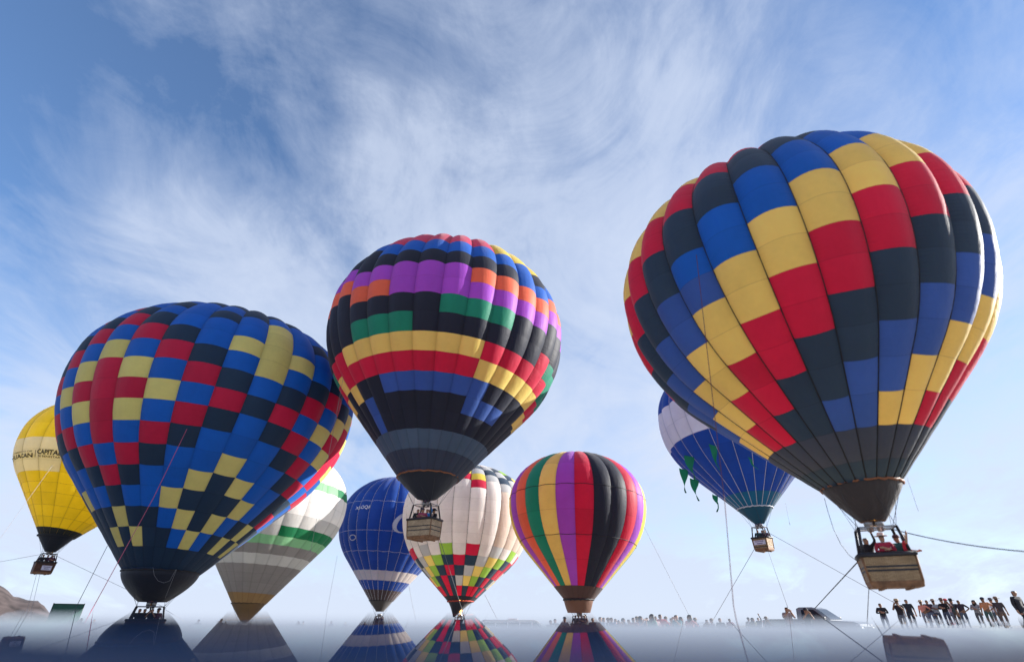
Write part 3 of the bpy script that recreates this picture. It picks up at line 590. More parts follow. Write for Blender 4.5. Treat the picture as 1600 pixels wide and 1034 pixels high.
rope('pale rope from the pennant balloon\'s basket slanting right to the spectators', [at(1203, 833, 47.3), at(1408, 947, 45)], .016, M_rope_pale)
rope('pale rope from the pennant balloon\'s basket down to the pickup bed', [at(1200, 860, 47.3), at(1234, 957, 39), gnd(1234, 39)], .014, M_rope_pale)
rope('short dangling line beside the pennant balloon with a small weight', [at(1227, 785, 46.8), at(1234, 818, 46.8)], .008, M_rope_pale, knots=(.99,))
rope('faint rope from the striped balloon down to the crowd at its right', [at(1006, 822, 60), at(1042, 893, 58), gnd(1093, 56)], .014, M_rope_pale)
rope('thick grey rope from the hovering centre balloon\'s basket crossing the white balloon', [at(686, 838, 35.7), gnd(745, 30)], .018, plain('rope_grey', (.12, .12, .12)))
rope('faint rope from the white balloon\'s mouth down towards the van', [at(757, 928, 73), gnd(792, 70)], .02, M_rope_pale)
rope('thin line hanging right of the blue lettered balloon', [at(639, 914, 88), at(644, 942, 88), gnd(656, 86)], .02, M_rope_pale)
rope('pink rope crossing the blue checked balloon from its face to the field', [at(292, 670, 35.8), at(240, 777, 37.7), gnd(118, 33)], .016, M_rope_pink)
rope('dark rope from the blue checked balloon\'s left edge to the field', [at(168, 852, 44.5), gnd(96, 40)], .016)
rope('thin rope from the blue checked balloon\'s mouth to its burner frame', [at(298, 906, 44.7), at(257, 950, 45.1)], .012)
rope('faint rope from the blue checked balloon\'s basket away to the right', [at(257, 951, 45.2), gnd(352, 52)], .010, M_rope_pale)
rope('slack loop of line under the blue checked balloon\'s mouth', [at(x, y, 43.6) for x, y in ((239, 886), (241, 898), (247, 907), (256, 910), (265, 907), (268, 902), (275, 889))], .008, M_rope_pale)
rope('thin line down the front of the blue checked balloon\'s skirt', [at(276, 889, 43.5), at(258, 934, 44.0)], .008, M_rope_pale)
rope('pale line from the yellow balloon\'s face out of frame at left', [at(82, 727, 69.5), at(0, 841, 66), at(-60, 925, 64)], .014, M_rope_pale)
rope('thin rope from the yellow balloon\'s basket out of frame at left', [at(62, 866, 77.5), at(-60, 888, 70)], .016, M_rope_pale)
rope('thin rope from the yellow balloon\'s basket slanting behind the blue checked balloon', [at(88, 868, 78), at(260, 950, 78)], .016, M_rope_pale)
rope('left of two lines hanging from the yellow balloon\'s basket', [at(58, 893, 77.5), gnd(36, 79)], .014, M_rope_pale)
rope('right of two lines hanging from the yellow balloon\'s basket', [at(63, 894, 77.5), gnd(44, 78)], .014, M_rope_pale)
rope('long white line hanging from the centre balloon across the checked balloon\'s right side', [at(541, 566, 34.1), plumb(at(541, 566, 34.1), 12.5)], .010, M_rope_pale, knots=(.995,))
rope('faint plumb line between the green banded and blue lettered balloons', [at(527, 868, 78), gnd(505, 78)], .014, M_rope_pale)
# ------------------------------------------------------------------ people
SKIN = [plain('skin_tan', (.36, .19, .12)), plain('skin_brown', (.24, .12, .07))]
HAIR = plain('hair_dark', (.012, .010, .010)); SHOE = plain('shoe_dark', (.02, .018, .016))
CLOTH = {}
def cloth(c):
    k = 'cloth_%02d_%02d_%02d' % tuple(int(q * 99) for q in c)
    return plain(k, c, .8, 0, .25, 6)
POSE_MESH = {}
def pose_mesh(kind):
    if kind in POSE_MESH: return POSE_MESH[kind]
    J = dict(pel=(0, 0, .95), wst=(0, .01, 1.10), chs=(0, .015, 1.30), nck=(0, .01, 1.48), hd0=(0, -.01, 1.56), hd1=(0, -.015, 1.65), hd2=(0, 0, 1.72), nose=(0, -.105, 1.615))
    st = .11
    for s, n in ((-1, 'l'), (1, 'r')):
        J['sh' + n] = (s * .19, .01, 1.42); J['el' + n] = (s * .25, .03, 1.14); J['wr' + n] = (s * .26, -.04, .90); J['ha' + n] = (s * .255, -.06, .80)
        J['hp' + n] = (s * .10, 0, .90); J['kn' + n] = (s * st, -.015, .50); J['an' + n] = (s * (st + .01), .02, .09); J['to' + n] = (s * (st + .03), -.15, .04)
    if kind == 'phone':
        for s, n in ((-1, 'l'), (1, 'r')): J['el' + n] = (s * .24, -.12, 1.22); J['wr' + n] = (s * .10, -.26, 1.46); J['ha' + n] = (s * .05, -.27, 1.55)
    if kind == 'folded':
        for s, n in ((-1, 'l'), (1, 'r')): J['el' + n] = (s * .28, -.04, 1.15); J['wr' + n] = (s * .04, -.22, 1.20 + .03 * s); J['ha' + n] = (-s * .08, -.23, 1.22 + .03 * s)
    if kind == 'hip':
        J['elr'] = (.40, .08, 1.20); J['wrr'] = (.22, -.02, 1.04); J['har'] = (.15, -.06, 1.02); J['hpl'] = (-.10, 0, .92)
    if kind == 'stride':
        J['knl'] = (-.10, -.14, .52); J['anl'] = (-.11, -.16, .09); J['tol'] = (-.12, -.33, .04); J['knr'] = (.10, .08, .50); J['anr'] = (.11, .28, .12); J['tor'] = (.12, .12, .04); J['wrr'] = (.27, -.16, .93); J['har'] = (.26, -.22, .85)
    if kind == 'reach':
        J['elr'] = (.27, -.10, 1.60); J['wrr'] = (.20, -.16, 1.86); J['har'] = (.18, -.17, 1.95)
    if kind == 'wave':
        J['ell'] = (-.42, -.03, 1.36); J['wrl'] = (-.50, -.10, 1.60); J['hal'] = (-.52, -.11, 1.69); J['elr'] = (.30, -.08, 1.17); J['wrr'] = (.18, -.28, 1.12); J['har'] = (.12, -.33, 1.12)
    Rd = dict(pel=.155, wst=.135, chs=.165, nck=.058, hd0=.078, hd1=.098, hd2=.075, nose=.018)
    for n in 'lr': Rd.update({'sh' + n: .075, 'el' + n: .048, 'wr' + n: .034, 'ha' + n: .036, 'hp' + n: .105, 'kn' + n: .066, 'an' + n: .044, 'to' + n: .038})
    E_ = [('pel', 'wst', 's'), ('wst', 'chs', 's'), ('chs', 'nck', 's'), ('nck', 'hd0', 'k'), ('hd0', 'hd1', 'k'), ('hd1', 'hd2', 'h'), ('hd0', 'nose', 'k')]
    for n in 'lr': E_ += [('chs', 'sh' + n, 's'), ('sh' + n, 'el' + n, 's'), ('el' + n, 'wr' + n, 'a'), ('wr' + n, 'ha' + n, 'k'), ('pel', 'hp' + n, 't'), ('hp' + n, 'kn' + n, 't'), ('kn' + n, 'an' + n, 't'), ('an' + n, 'to' + n, 'f')]
    # fingers and thumb as short branches of the hand
    for n, s in (('l', -1), ('r', 1)):
        h = np.array(J['ha' + n]); w = np.array(J['wr' + n]); d = h - w; d /= np.linalg.norm(d); side = np.cross(d, [0, 1, 0]); side /= np.linalg.norm(side) + 1e-6
        for k, (o_, l_) in enumerate(((-.03, .075), (-.01, .09), (.012, .085), (.032, .065))):
            nm = 'f%s%d' % (n, k); J[nm] = tuple(h + side * o_ + d * l_ + np.array([0, -.012, 0])); Rd[nm] = .009; E_.append(('ha' + n, nm, 'k'))
        nm = 'th' + n; J[nm] = tuple(h - d * .02 + side * -.065 + np.array([0, -.02, 0])); Rd[nm] = .011; E_.append(('ha' + n, nm, 'k'))
    keys = list(J); me = bpy.data.meshes.new('sk'); me.from_pydata([J[k] for k in keys], [(keys.index(a), keys.index(b)) for a, b, _ in E_], [])
    ob = bpy.data.objects.new('sk', me); col.objects.link(ob); md = ob.modifiers.new('skin', 'SKIN'); md.use_smooth_shade = True
    sv = me.skin_vertices[0].data
    for i, k in enumerate(keys):
        r = Rd[k]; sv[i].radius = (r * (1.15 if k in ('pel', 'wst', 'chs') else 1), r * (.75 if k in ('pel', 'wst', 'chs') else 1)); sv[i].use_root = (k == 'pel')
    ob.modifiers.new('sub', 'SUBSURF').levels = 1
    dg = bpy.context.evaluated_depsgraph_get(); out = bpy.data.meshes.new_from_object(ob.evaluated_get(dg)); bpy.data.objects.remove(ob)
    segs = [(np.array(J[a]), np.array(J[b]), t) for a, b, t in E_]; cls = {'k': 0, 's': 1, 't': 2, 'f': 3, 'h': 4, 'a': 0}
    if kind in ('folded', 'stride', 'reach'): cls['a'] = 1
    out.materials.clear()
    for _ in range(5): out.materials.append(SKIN[0])
    for p in out.polygons:
        c = np.array(p.center[:]); best = None
        for a, b, t in segs:
            ab = b - a; q = np.clip(np.dot(c - a, ab) / np.dot(ab, ab), 0, 1); d = np.linalg.norm(a + q * ab - c)
            if best is None or d < best[0]: best = (d, t)
        k = cls[best[1]]
        if c[2] > 1.47 and best[1] in 'kh' and abs(c[0]) < .14: k = 4 if (c[2] > 1.665 or (c[1] > .02 and c[2] > 1.50)) else 0
        p.material_index = k; p.use_smooth = True
    out.name = 'person_body_' + kind; POSE_MESH[kind] = out; return out
HATS = {}
def hat_mesh(kind):
    if kind in HATS: return HATS[kind]
    mb = MB()
    if kind == 'brim': lathe(mb, [(.0, 1.83), (.07, 1.825), (.10, 1.79), (.112, 1.70), (.12, 1.695), (.20, 1.69), (.205, 1.70), (.12, 1.712)], lambda z: (0, -.005), 14)
    elif kind == 'cap':
        lathe(mb, [(.0, 1.79), (.07, 1.775), (.108, 1.72), (.112, 1.66)], lambda z: (0, 0), 12); mb.add([(-.075, -.09, 1.69), (.075, -.09, 1.69), (.06, -.20, 1.675), (-.06, -.20, 1.675)], [(0, 1, 2, 3)])
    else: lathe(mb, [(.0, 1.765), (.07, 1.75), (.115, 1.69), (.12, 1.60), (.13, 1.45), (.11, 1.36)], lambda z: (0, .045), 12)      # long hair
    me = bpy.data.meshes.new('hat'); me.from_pydata(mb.v, [], mb.f); [setattr(p, 'use_smooth', True) for p in me.polygons]; me.materials.append(HAIR); HATS[kind] = me; return me
def person(label, pos, facing, pose, shirt, trousers, hat=None, hatc=(.5, .38, .22), h=1.72, group=None, skin=0):
    o = link('person', pose_mesh(pose)); o.location = pos; o.rotation_euler = (0, 0, facing); k = h / 1.72; o.scale = (k * 1.16, k * 1.12, k)
    for i, m in enumerate((SKIN[skin], cloth(shirt), cloth(trousers), SHOE, HAIR)): o.material_slots[i].link = 'OBJECT'; o.material_slots[i].material = m
    if hat:
        q = link('hat' if hat != 'long' else 'hair', hat_mesh(hat), o); q.material_slots[0].link = 'OBJECT'; q.material_slots[0].material = cloth(hatc) if hat != 'long' else HAIR
    tag(o, label, 'person', group); return o
def face_cam(p, turn=0): return math.atan2(p[1], p[0]) - math.pi / 2 + turn     # faces the camera when turn = 0
def stand(px, py, h, lo=25, hi=95, want=None):
    """the spot on the field where someone of height h shows the top of the head at this place"""
    if want: d = want
    else:
        best = None
        for d in np.linspace(lo, hi, 281):
            p = at(px, py, d); err = abs(p[2] - h - float(ground_z(p[0], p[1])))
            if best is None or err < best[0]: best = (err, d)
        d = best[1]
    p = at(px, py, d); p[2] = float(ground_z(p[0], p[1])); return p
DK, JN, GR = (.02, .022, .03), (.05, .075, .13), (.16, .16, .17)
right = [(1374, 942, 'folded', DK, JN, None, 0, 'person in a dark open jacket and jeans, leftmost of the group at right'), (1402, 943, 'phone', (.025, .022, .03), (.12, .14, .18), 'brim', (.42, .30, .18), 'person in a straw hat holding a phone up with both hands'),
    (1414, 935, 'stand', (.018, .02, .028), (.03, .035, .05), None, 0, 'tall person in a dark shirt next to the one holding a phone'), (1438, 940, 'hip', (.70, .25, .18), (.18, .2, .26), 'brim', (.60, .42, .26), 'person in a salmon pink shirt and straw hat'),
    (1448, 941, 'stand', (.05, .03, .05), (.10, .12, .18), None, 0, 'bareheaded person half behind the one in the salmon pink shirt'), (1457, 938, 'folded', (.30, .31, .34), (.05, .06, .09), 'brim', (.30, .22, .16), 'person in a grey shirt and brown hat'),
    (1470, 936, 'folded', (.014, .012, .016), (.05, .06, .10), 'brim', (.16, .10, .08), 'person in a black shirt and dark brown hat'), (1478, 941, 'phone', (.55, .32, .34), (.14, .15, .2), 'cap', (.6, .03, .06), 'person in a red cap and pale pink shirt'),
    (1485, 937, 'stand', (.07, .10, .10), (.10, .08, .07), 'brim', (.03, .03, .04), 'person in a black hat and dull green top'), (1496, 937, 'hip', (.035, .025, .035), (.08, .10, .14), None, 0, 'bareheaded person in a dark sleeveless top with a hand on the hip'),
    (1520, 938, 'folded', (.27, .27, .29), (.09, .10, .12), 'long', 0, 'long-haired person in a grey hooded top'), (1534, 934, 'hip', (.52, .22, .10), (.05, .10, .10), 'cap', (.03, .03, .05), 'person in an orange-brown top and dark cap'),
    (1547, 936, 'stand', (.50, .50, .55), (.06, .09, .12), 'brim', (.10, .10, .12), 'person in a white shirt and grey hat'), (1555, 934, 'stand', (.05, .035, .04), (.10, .07, .06), 'brim', (.25, .17, .12), 'person in a dark jacket and tan hat behind the white shirt')]
for k, (px, py, po, sh, tr, hat, hc, lb) in enumerate(right):
    h = 1.66 + .12 * ((k * 37) % 10) / 10; p = stand(px, py, h, 42, 51)
    person(lb, p, face_cam(p, random.uniform(-.5, .5)), po, sh, tr, hat, hc or (.4, .3, .2), h, 'spectators on the rise at right', k % 2)
p = stand(1583, 925, 1.78, want=38); person('person in dark clothes walking, alone at the right edge of the photo', p, face_cam(p, .9), 'stride', (.02, .016, .022), (.02, .02, .03), None, 0, 1.78, 'spectators on the rise at right')
mid = [(938, 963), (943, 964), (955, 964), (966, 968), (982, 967), (989, 964), (1001, 963), (1017, 960), (1023, 962), (1031, 959), (1056, 960), (1076, 961), (1125, 969), (1170, 971), (1185, 968), (860, 968), (867, 966)]
mdesc = ['pale blue top, closest to the striped balloon', 'grey top just right of the striped balloon', 'dark blue jacket, third right of the striped balloon', 'black top with both hands at the face', 'brown jacket', 'red-brown sweater', 'navy coat', 'green jacket', 'pale pink top', 'bright red jacket', 'teal jacket', 'coral pink top', 'dark top beside the barrier', 'grey top, far off near the long hanging line', 'black top, arm raised, left of the pickup', 'grey top between the van and the striped balloon', 'dark top between the van and the striped balloon']
mcol = [(.22, .28, .38), (.25, .25, .27), (.05, .07, .14), (.03, .03, .04), (.14, .09, .07), (.30, .09, .08), (.04, .05, .09), (.06, .22, .15), (.55, .36, .36), (.50, .05, .06), (.03, .22, .24), (.62, .20, .20), (.05, .05, .06), (.2, .2, .22), (.02, .02, .03), (.22, .22, .24), (.05, .05, .07)]
mpose = ['stand', 'folded', 'stand', 'phone', 'folded', 'stand', 'phone', 'stand', 'folded', 'hip', 'phone', 'hip', 'stand', 'stand', 'reach', 'stand', 'folded']
for k, (px, py) in enumerate(mid):
    dd = 30 + 5 * ((k * 53) % 10) / 10 if k not in (13, 14) else 46; p = stand(px, py, 0, want=dd); h = float(np.clip((at(px, py, dd)[2] - p[2]) / (1.13 if mpose[k] == 'reach' else 1), 1.45, 1.85))
    person('spectator in a ' + mdesc[k] if not mdesc[k].startswith('pale blue') else 'spectator in a pale blue top, closest to the striped balloon', p, face_cam(p, random.uniform(-.8, .8)), mpose[k], mcol[k], (.05, .06, .1) if k % 3 else (.12, .11, .1), ('long' if k in (6, 7, 11) else 'cap' if k in (13,) else None), (.1, .1, .12), h, 'spectators in the middle distance', k % 2)
far = [(570, 973, 'dark figure beside the blue lettered balloon\'s basket', DK, 60), (688, 972, 'figure in a red jacket left of the white balloon\'s basket', (.45, .03, .07), 58), (741, 973, 'figure in a navy coat right of the thick grey rope', (.04, .05, .09), 62), (346, 967, 'dark figure left of the green banded balloon\'s mouth', DK, 48),
       (353, 971, 'smaller dark figure next to the green banded balloon\'s mouth', (.04, .03, .04), 60), (311, 967, 'grey figure alone right of the blue checked balloon', (.15, .16, .2), 60), (121, 966, 'leftmost of the three figures near the green screen', (.06, .05, .07), 60), (128, 965, 'middle one of the three figures near the green screen', (.10, .08, .09), 60), (148, 967, 'rightmost of the three figures near the green screen', (.08, .08, .1), 64),
       (882, 963, 'pale-shirted crew member left of the striped balloon\'s basket', (.35, .35, .4), 52), (926, 964, 'dark crew member right of the striped balloon\'s basket', (.05, .04, .05), 54), (466, 970, 'left one of a distant pair under the pale sky beside the blue lettered balloon', (.12, .12, .14), 80), (474, 971, 'right one of a distant pair under the pale sky beside the blue lettered balloon', (.2, .2, .22), 80), (518, 970, 'distant figure below the gap between grey and blue balloons', (.1, .1, .14), 80), (540, 971, 'distant figure just left of the blue balloon\'s reflection', (.16, .12, .12), 80)]
for k, (px, py, lb, sh, d) in enumerate(far):
    h = 1.7; p = stand(px, py, h, 38, 95); person(lb, p, face_cam(p, random.uniform(-.8, .8)), ['stand', 'folded', 'stand', 'phone'][k % 4], sh, (.05, .06, .09), 'cap' if k % 3 == 0 else None, (.05, .05, .07), h, 'people around the far baskets', k % 2)
extra = [(950, 966, 'charcoal fleece, fourth right of the striped balloon', (.06, .06, .07)), (961, 966, 'dusty rose top, small among the crowd', (.40, .20, .20)), (974, 966, 'slate blue top left of the brown jacket', (.09, .12, .2)), (995, 965, 'cream top between the red-brown sweater and the navy coat', (.5, .45, .4)), (1010, 964, 'dark grey top left of the green jacket', (.08, .08, .09)), (1040, 964, 'mustard top right of the bright red jacket', (.42, .28, .07)),
         (1048, 965, 'black coat left of the teal jacket', (.02, .02, .025)), (1064, 964, 'light grey top between teal and coral', (.35, .35, .38)), (1086, 967, 'dark blue top right of the coral pink top', (.04, .06, .14)), (1104, 969, 'brown top behind the metal barrier', (.16, .10, .07)), (1112, 970, 'pale top right of the metal barrier', (.42, .42, .46)), (1140, 970, 'maroon top near the long hanging line', (.22, .03, .06)), (1177, 971, 'olive top near the pickup tailgate', (.11, .12, .05)), (1198, 972, 'dark top at the pickup tailgate', (.04, .04, .05))]
for k, (px, py, lb, sh) in enumerate(extra):
    dd = 33 + 7 * ((k * 29) % 10) / 10; p = stand(px, py, 0, want=dd); h = float(np.clip(at(px, py, dd)[2] - p[2], 1.4, 1.8))
    person('spectator in a ' + lb, p, face_cam(p, random.uniform(-1.2, 1.2)), ['stand', 'phone', 'folded', 'hip'][k % 4], sh, (.06, .07, .11), ['cap', None, 'long', 'brim', None][k % 5], (.2, .15, .1), h, 'spectators in the middle distance', k % 2)
# crews in the baskets
def crew(key, who, h=1.72, fl=.16):
    root, e = BAL[key]; b = np.array(root.location); f = face_cam(b)
    for dx, dy, pose, sh, hat, hc, turn, lb in who:
        c, s = math.cos(f), math.sin(f); pos = b + np.array([dx * c - dy * s, dx * s + dy * c, fl])
        person(lb, pos, f + turn, pose, sh, (.04, .05, .08), hat, hc, h, 'balloon crews', 0)
crew('D', [(-.42, .1, 'reach', (.015, .016, .02), None, 0, .5, 'crew member in black reaching up to the burner of the largest balloon'), (.08, -.28, 'folded', (.38, .02, .05), 'brim', (.62, .46, .40), .1, 'person in a red shirt and straw hat in the largest balloon\'s basket'),
    (.50, .20, 'stand', (.03, .12, .11), 'cap', (.10, .04, .05), -.4, 'person in a dark green top at the right of the largest balloon\'s basket'), (.68, -.15, 'wave', (.62, .03, .05), None, 0, math.pi * .5, 'person in bright red waving from the right end of the largest balloon\'s basket')], 1.50, .06)
crew('B', [(-.50, 0, 'folded', (.02, .02, .03), None, 0, .3, 'crew member in black at the left of the centre balloon\'s basket'), (-.18, -.2, 'folded', (.30, .05, .10), 'cap', (.05, .05, .1), 0, 'person in a maroon top in the centre balloon\'s basket'), (.12, -.1, 'reach', (.03, .16, .42), None, 0, 0, 'pilot in a bright blue top in the centre balloon\'s basket'),
    (.33, .1, 'stand', (.52, .36, .32), 'cap', (.6, .5, .45), -.3, 'person in a pale pink top in the centre balloon\'s basket'), (.58, .05, 'folded', (.015, .015, .02), 'brim', (.03, .03, .03), -1.0, 'person in black with a dark hat at the right of the centre balloon\'s basket')])
crew('A', [(-.55, 0, 'stand', DK, None, 0, .3, 'leftmost dark silhouette in the blue checked balloon\'s basket'), (-.25, .1, 'reach', DK, None, 0, 0, 'silhouette reaching for the burner in the blue checked balloon\'s basket'), (.18, -.1, 'phone', DK, None, 0, -.2, 'silhouette with raised forearms in the blue checked balloon\'s basket'), (.55, 0, 'stand', (.12, .03, .05), 'cap', (.05, .02, .03), -.5, 'silhouette with a cap at the right of the blue checked balloon\'s basket')])
crew('H', [(-.2, -.1, 'stand', (.02, .05, .06), None, 0, 0, 'dark-haired person at the left of the pennant balloon\'s basket'), (.12, .15, 'reach', (.04, .03, .06), None, 0, .3, 'pilot reaching up in the pennant balloon\'s basket'), (.32, .1, 'stand', (.10, .06, .10), None, 0, -.3, 'person at the right of the pennant balloon\'s basket')], 1.50, .06)
crew('I', [(-.4, 0, 'stand', DK, None, 0, 0, 'left one of the crew in the yellow balloon\'s basket'), (0, .1, 'reach', (.03, .02, .05), None, 0, 0, 'pilot reaching up in the yellow balloon\'s basket'), (.4, 0, 'folded', (.08, .02, .05), None, 0, 0, 'right one of the crew in the yellow balloon\'s basket')])
crew('G', [(-.4, 0, 'stand', DK, None, 0, 0, 'left one of the crew in the blue lettered balloon\'s basket'), (-.05, .1, 'reach', DK, None, 0, 0, 'pilot reaching up in the blue lettered balloon\'s basket'), (.42, 0, 'phone', (.04, .04, .12), None, 0, 0, 'right one of the crew in the blue lettered balloon\'s basket')])
crew('E', [(-.45, -.1, 'stand', (.06, .06, .08), None, 0, 0, 'left one of the crew in the striped balloon\'s basket'), (-.1, 0, 'reach', (.25, .22, .26), None, 0, 0, 'pilot under the burner in the striped balloon\'s basket'), (.25, 0, 'folded', (.04, .03, .05), None, 0, 0, 'dark-clad person in the striped balloon\'s basket'), (.55, .1, 'stand', (.20, .08, .06), 'brim', (.1, .06, .05), 0, 'person in a hat at the right of the striped balloon\'s basket')])
crew('F', [(-.3, 0, 'stand', (.5, .03, .06), None, 0, 0, 'person in red in the white balloon\'s basket'), (.2, 0, 'reach', (.04, .05, .08), None, 0, 0, 'pilot in navy in the white balloon\'s basket')])
# ------------------------------------------------------------------ vehicles
M_paint = plain('paint_silver', (.22, .235, .26), .3, .25, .05, 3); M_white = plain('paint_white', (.78, .79, .80), .35, 0, .05, 3)
M_glassd = plain('car_glass', (.02, .025, .03), .08, 0, .1, 2, 0, .6); M_tyre = plain('tyre_rubber', (.02, .02, .02), .85); M_rim = plain('wheel_alloy', (.45, .45, .47), .3, .8); M_trim = plain('trim_black', (.03, .03, .035), .5)
M_lamp = plain('lamp_lens', (.75, .75, .78), .1); M_red = plain('lamp_red', (.45, .02, .02), .2)
def slab(mb, prof, w, m=0, inset=0.0):
    """extrude an x-z outline across y; inset narrows the points above the belt line"""
    k = len(prof); V = []
    for s in (-1, 1):
        for x, z, nn in prof: V.append((x, s * (w / 2 - nn), z))
    F = [tuple(range(k)), tuple(range(2 * k - 1, k - 1, -1))] + [((i + 1) % k, i, k + i, k + (i + 1) % k) for i in range(k)]
    return mb.add(V, F, m)
def wheels(root, xs, w, r, y0=0):
    for x in xs:
        for s in (-1, 1):
            mb = MB(); c = (x, s * (w / 2 - .10), r); n = 22; V = []; F = []
            for a, rr in ((-.11, r * .62), (-.11, r * .96), (-.07, r), (.07, r), (.11, r * .96), (.11, r * .62)):
                for q in range(n): V.append((c[0] + rr * math.cos(2 * math.pi * q / n), c[1] + a, c[2] + rr * math.sin(2 * math.pi * q / n)))
            for a in range(5):
                for q in range(n): F.append((a * n + q, a * n + (q + 1) % n, (a + 1) * n + (q + 1) % n, (a + 1) * n + q))
            wh = mb.add(V, F).build('wheel', M_tyre, root, True)
            mb = MB()
            mb.tube([(c[0], c[1] + s * .06, c[2]), (c[0], c[1] + s * .10, c[2])], r * .62, 16)
            for q in range(6):
                a = q * math.pi / 3; mb.tube([(c[0], c[1] + s * .10, c[2]), (c[0] + r * .58 * math.cos(a), c[1] + s * .115, c[2] + r * .58 * math.sin(a))], .03, 5)
            mb.build('rim', M_rim, wh)
def arch(x, r, z0, n=9): return [(x + r * math.cos(math.pi - math.pi * k / (n - 1)), z0 + r * math.sin(math.pi * k / (n - 1)), 0) for k in range(n)]
def pickup():
    a, b = at(1204, 977, 40.2), at(1357, 977, 38.0); ln = float(np.linalg.norm((b - a)[:2])); c = (a + b) / 2
    rz = math.atan2(b[1] - a[1], b[0] - a[0]); gz = float(ground_z(c[0], c[1])); root = empty('pickup_truck', (c[0], c[1], gz), rz); S = ln / 5.3; root.scale = (S, S, S)
    body = [(-2.62, .55, 0)] + arch(-1.62, .44, .42) + [(-.9, .40, 0), (.9, .40, 0)] + arch(1.68, .44, .42) + [(2.45, .42, 0), (2.62, .55, .05), (2.63, .78, .06), (2.50, .98, .08), (2.30, 1.06, .10), (1.15, 1.14, .06), (-.62, 1.14, .02), (-.64, 1.20, .02), (-2.62, 1.18, .02)]
    bo = slab(MB(), body, 1.85).build('body', M_paint, root, False, .03)
    MB().box((-1.63, 0, 1.185), (1.80, 1.50, .05)).build('bed_floor', M_trim, bo)
    cab = [(-.60, 1.13, .06), (-.62, 1.72, .24), (-.45, 1.79, .27), (.25, 1.78, .27), (.50, 1.70, .26), (1.18, 1.14, .08)]
    cb = slab(MB(), cab, 1.80).build('cab', M_paint, root, False, .03)
    for s in (-1, 1):
        y = lambda z: s * (.90 - .06 - (z - 1.13) / .65 * .20 + .012)
        for q in ([(-.30, 1.20), (-.34, 1.66), (.02, 1.68), (.02, 1.20)], [(.08, 1.20), (.08, 1.68), (.36, 1.66), (.88, 1.24), (.86, 1.20)]):
            V = [(x, y(z), z) for x, z in q]; MB().add(V, [tuple(range(len(V)))]).build('window', M_glassd, cb)
        for x0, x1 in ((-.42, .04), (.06, 1.0)):
            d = MB().add([(x0, s * .9275, .48), (x1, s * .9275, .48), (x1, s * .9275, 1.12), (x0, s * .9275, 1.12)], [(0, 1, 2, 3)]).build('door', M_paint, root)
            MB().box((x0 + .14, s * .935, 1.0), (.16, .02, .03)).build('handle', M_trim, d)
        MB().box((.95, s * 1.00, 1.22), (.10, .18, .16)).build('wing_mirror', M_trim, root, False, .02)
        MB().box((2.46, s * .70, .88), (.22, .30, .16)).build('headlight', M_lamp, root, False, .02)
        MB().box((-2.60, s * .84, .95), (.06, .14, .34)).build('tail_light', M_red, root)
    MB().add([(.53, -.60, 1.69), (.53, .60, 1.69), (1.17, .76, 1.18), (1.17, -.76, 1.18)], [(0, 1, 2, 3)]).build('windscreen', M_glassd, cb)
    MB().box((2.64, 0, .74), (.04, 1.1, .22)).build('grille', M_trim, root); MB().box((2.60, 0, .50), (.14, 1.75, .20)).build('bumper', M_trim, root, False, .03)
    wheels(root, (-1.62, 1.68), 1.85, .38); tag(root, 'silver pickup truck parked nose to the right below the big balloon', 'truck')
    for px, py, po, sh, hat, lb in ((1228, 948, 'phone', (.30, .24, .24), None, 'person in a pale top holding a camera in the pickup bed'), (1258, 951, 'phone', (.06, .08, .10), 'cap', 'person in a dark top and cap leaning on the pickup bed')):
        p = at(px, py, 39.6); hgt = 1.62; zf = gz + 1.215 * S
        hgt = 1.7; q = np.array([p[0], p[1], gz]); q2 = at(px, py, 37.2); q2[2] = q2[2] - 1.7 ; base = float(ground_z(q2[0], q2[1]))
        q2[2] = base; person(lb, q2, face_cam(q2, .3), po, sh, (.06, .07, .1), hat, (.03, .03, .03), 1.7 + max(-.12, min(.25, at(px, py, 37.2)[2] - base - 1.7)), 'people at the pickup')
pickup()
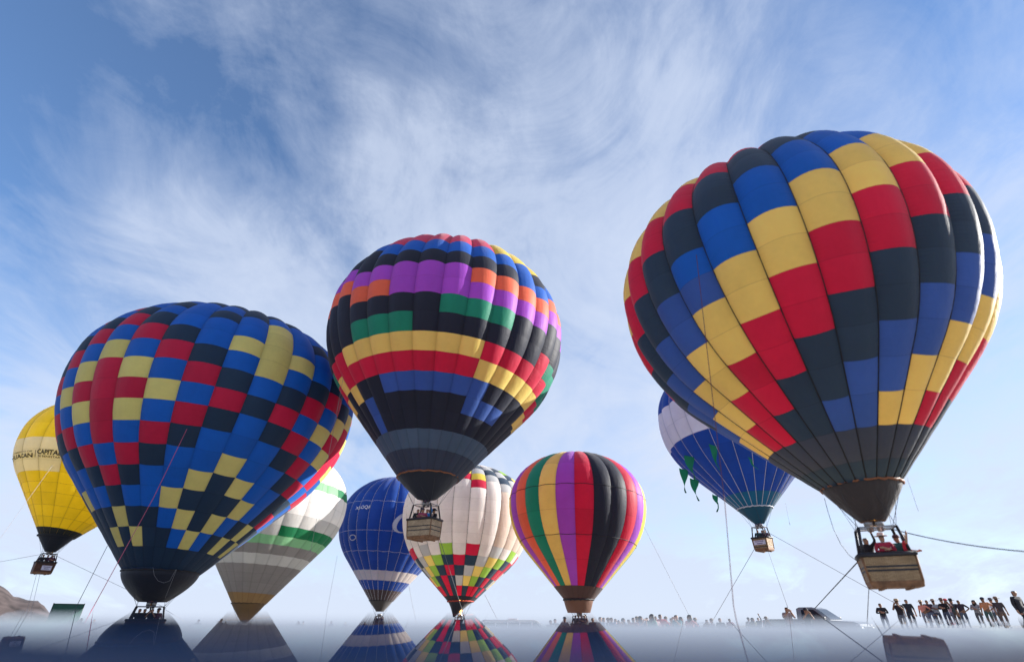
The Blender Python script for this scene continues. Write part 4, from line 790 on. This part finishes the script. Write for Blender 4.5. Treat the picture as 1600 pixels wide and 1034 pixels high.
def van():
    a, b = at(752, 977, 62), at(861, 977, 62); ln = float(np.linalg.norm((b - a)[:2])); c = (a + b) / 2; rz = math.atan2(b[1] - a[1], b[0] - a[0]); root = empty('van', (c[0], c[1], 0), rz)
    S = ln / 6.0; root.scale = (S, S, S * .74); root.location.z = float(ground_z(c[0], c[1]))
    prof = [(-3.0, .45, 0)] + arch(-1.9, .45, .42) + [(-1.2, .38, 0), (1.2, .38, 0)] + arch(1.9, .45, .42) + [(2.85, .42, .02), (3.0, .6, .05), (2.95, .95, .08), (2.45, 1.15, .10), (1.80, 1.85, .18), (1.55, 1.95, .2), (-2.85, 1.95, .18), (-3.0, 1.7, .12)]
    bo = slab(MB(), prof, 1.95).build('body', M_white, root, False, .05)
    for s in (-1, 1):
        for k in range(4):
            x0 = -2.7 + k * 1.02; MB().add([(x, s * (.975 - (z - .6) * .13 + .02), z) for x, z in ((x0, 1.15), (x0 + .9, 1.15), (x0 + .9, 1.68), (x0, 1.68))], [(0, 1, 2, 3)]).build('window', M_glassd, bo)
        MB().add([(x, s * (.975 - (z - .6) * .13 + .02), z) for x, z in ((1.42, 1.15), (2.2, 1.15), (1.72, 1.68), (1.42, 1.68))], [(0, 1, 2, 3)]).build('window', M_glassd, bo)
        MB().box((2.88, s * .72, .82), (.14, .28, .2)).build('headlight', M_lamp, root, False, .02)
    MB().add([(1.83, -.74, 1.84), (1.83, .74, 1.84), (2.46, .84, 1.17), (2.46, -.84, 1.17)], [(0, 1, 2, 3)]).build('windscreen', M_glassd, bo)
    MB().box((-.3, 0, 2.02), (.9, .8, .12)).build('roof_vent', M_white, bo, False, .03)
    wheels(root, (-1.9, 1.9), 1.95, .36); tag(root, 'white passenger van between the white and the striped balloons', 'van')
van()
# ------------------------------------------------------------------ green screen, barrier
def screen():
    p = at(95, 977, 50); rz = face_cam(p); root = empty('green_screen', (p[0], p[1], 0), rz); z0, z1 = .7, 2.3; hw = .85
    V = []; F = []; n = 10
    for k in range(n + 1):
        for m in range(4): V.append((-hw + 2 * hw * k / n, .05 * math.sin(k * 1.3) * (1 - m / 3), z0 + (z1 - z0) * m / 3))
    for k in range(n):
        for m in range(3): F.append((k * 4 + m, (k + 1) * 4 + m, (k + 1) * 4 + m + 1, k * 4 + m + 1))
    MB().add(V, F).build('tarpaulin', fabric('tarp_green', (.05, .17, .13), .3), root, True)
    for s in (-1, 1): MB().tube([(s * hw, .04, 0), (s * hw, .04, z1 + .05)], .03, 6).build('post', M_trim, root)
    MB().tube([(-hw, .04, z1), (hw, .04, z1)], .025, 6).build('rail', M_trim, root)
    tag(root, 'green tarpaulin screen on two posts beside the brown hill', 'screen')
screen()
def barrier():
    p = at(1096, 977, 50); root = empty('metal_barrier', (p[0], p[1], 0), face_cam(p)); 
    for x in (-.95, -.3, .3, .95): MB().tube([(x, 0, 0), (x, 0, 1.5 if abs(x) > .9 else 1.2)], .02, 6).build('post', M_metal, root)
    for z in (.35, .8, 1.2): MB().tube([(-.95, 0, z), (.95, 0, z)], .018, 6).build('rail', M_metal, root)
    tag(root, 'thin metal barrier frame among the spectators', 'barrier')
barrier()
scn.cycles.max_bounces = 10; scn.cycles.diffuse_bounces = 4; scn.cycles.transmission_bounces = 8
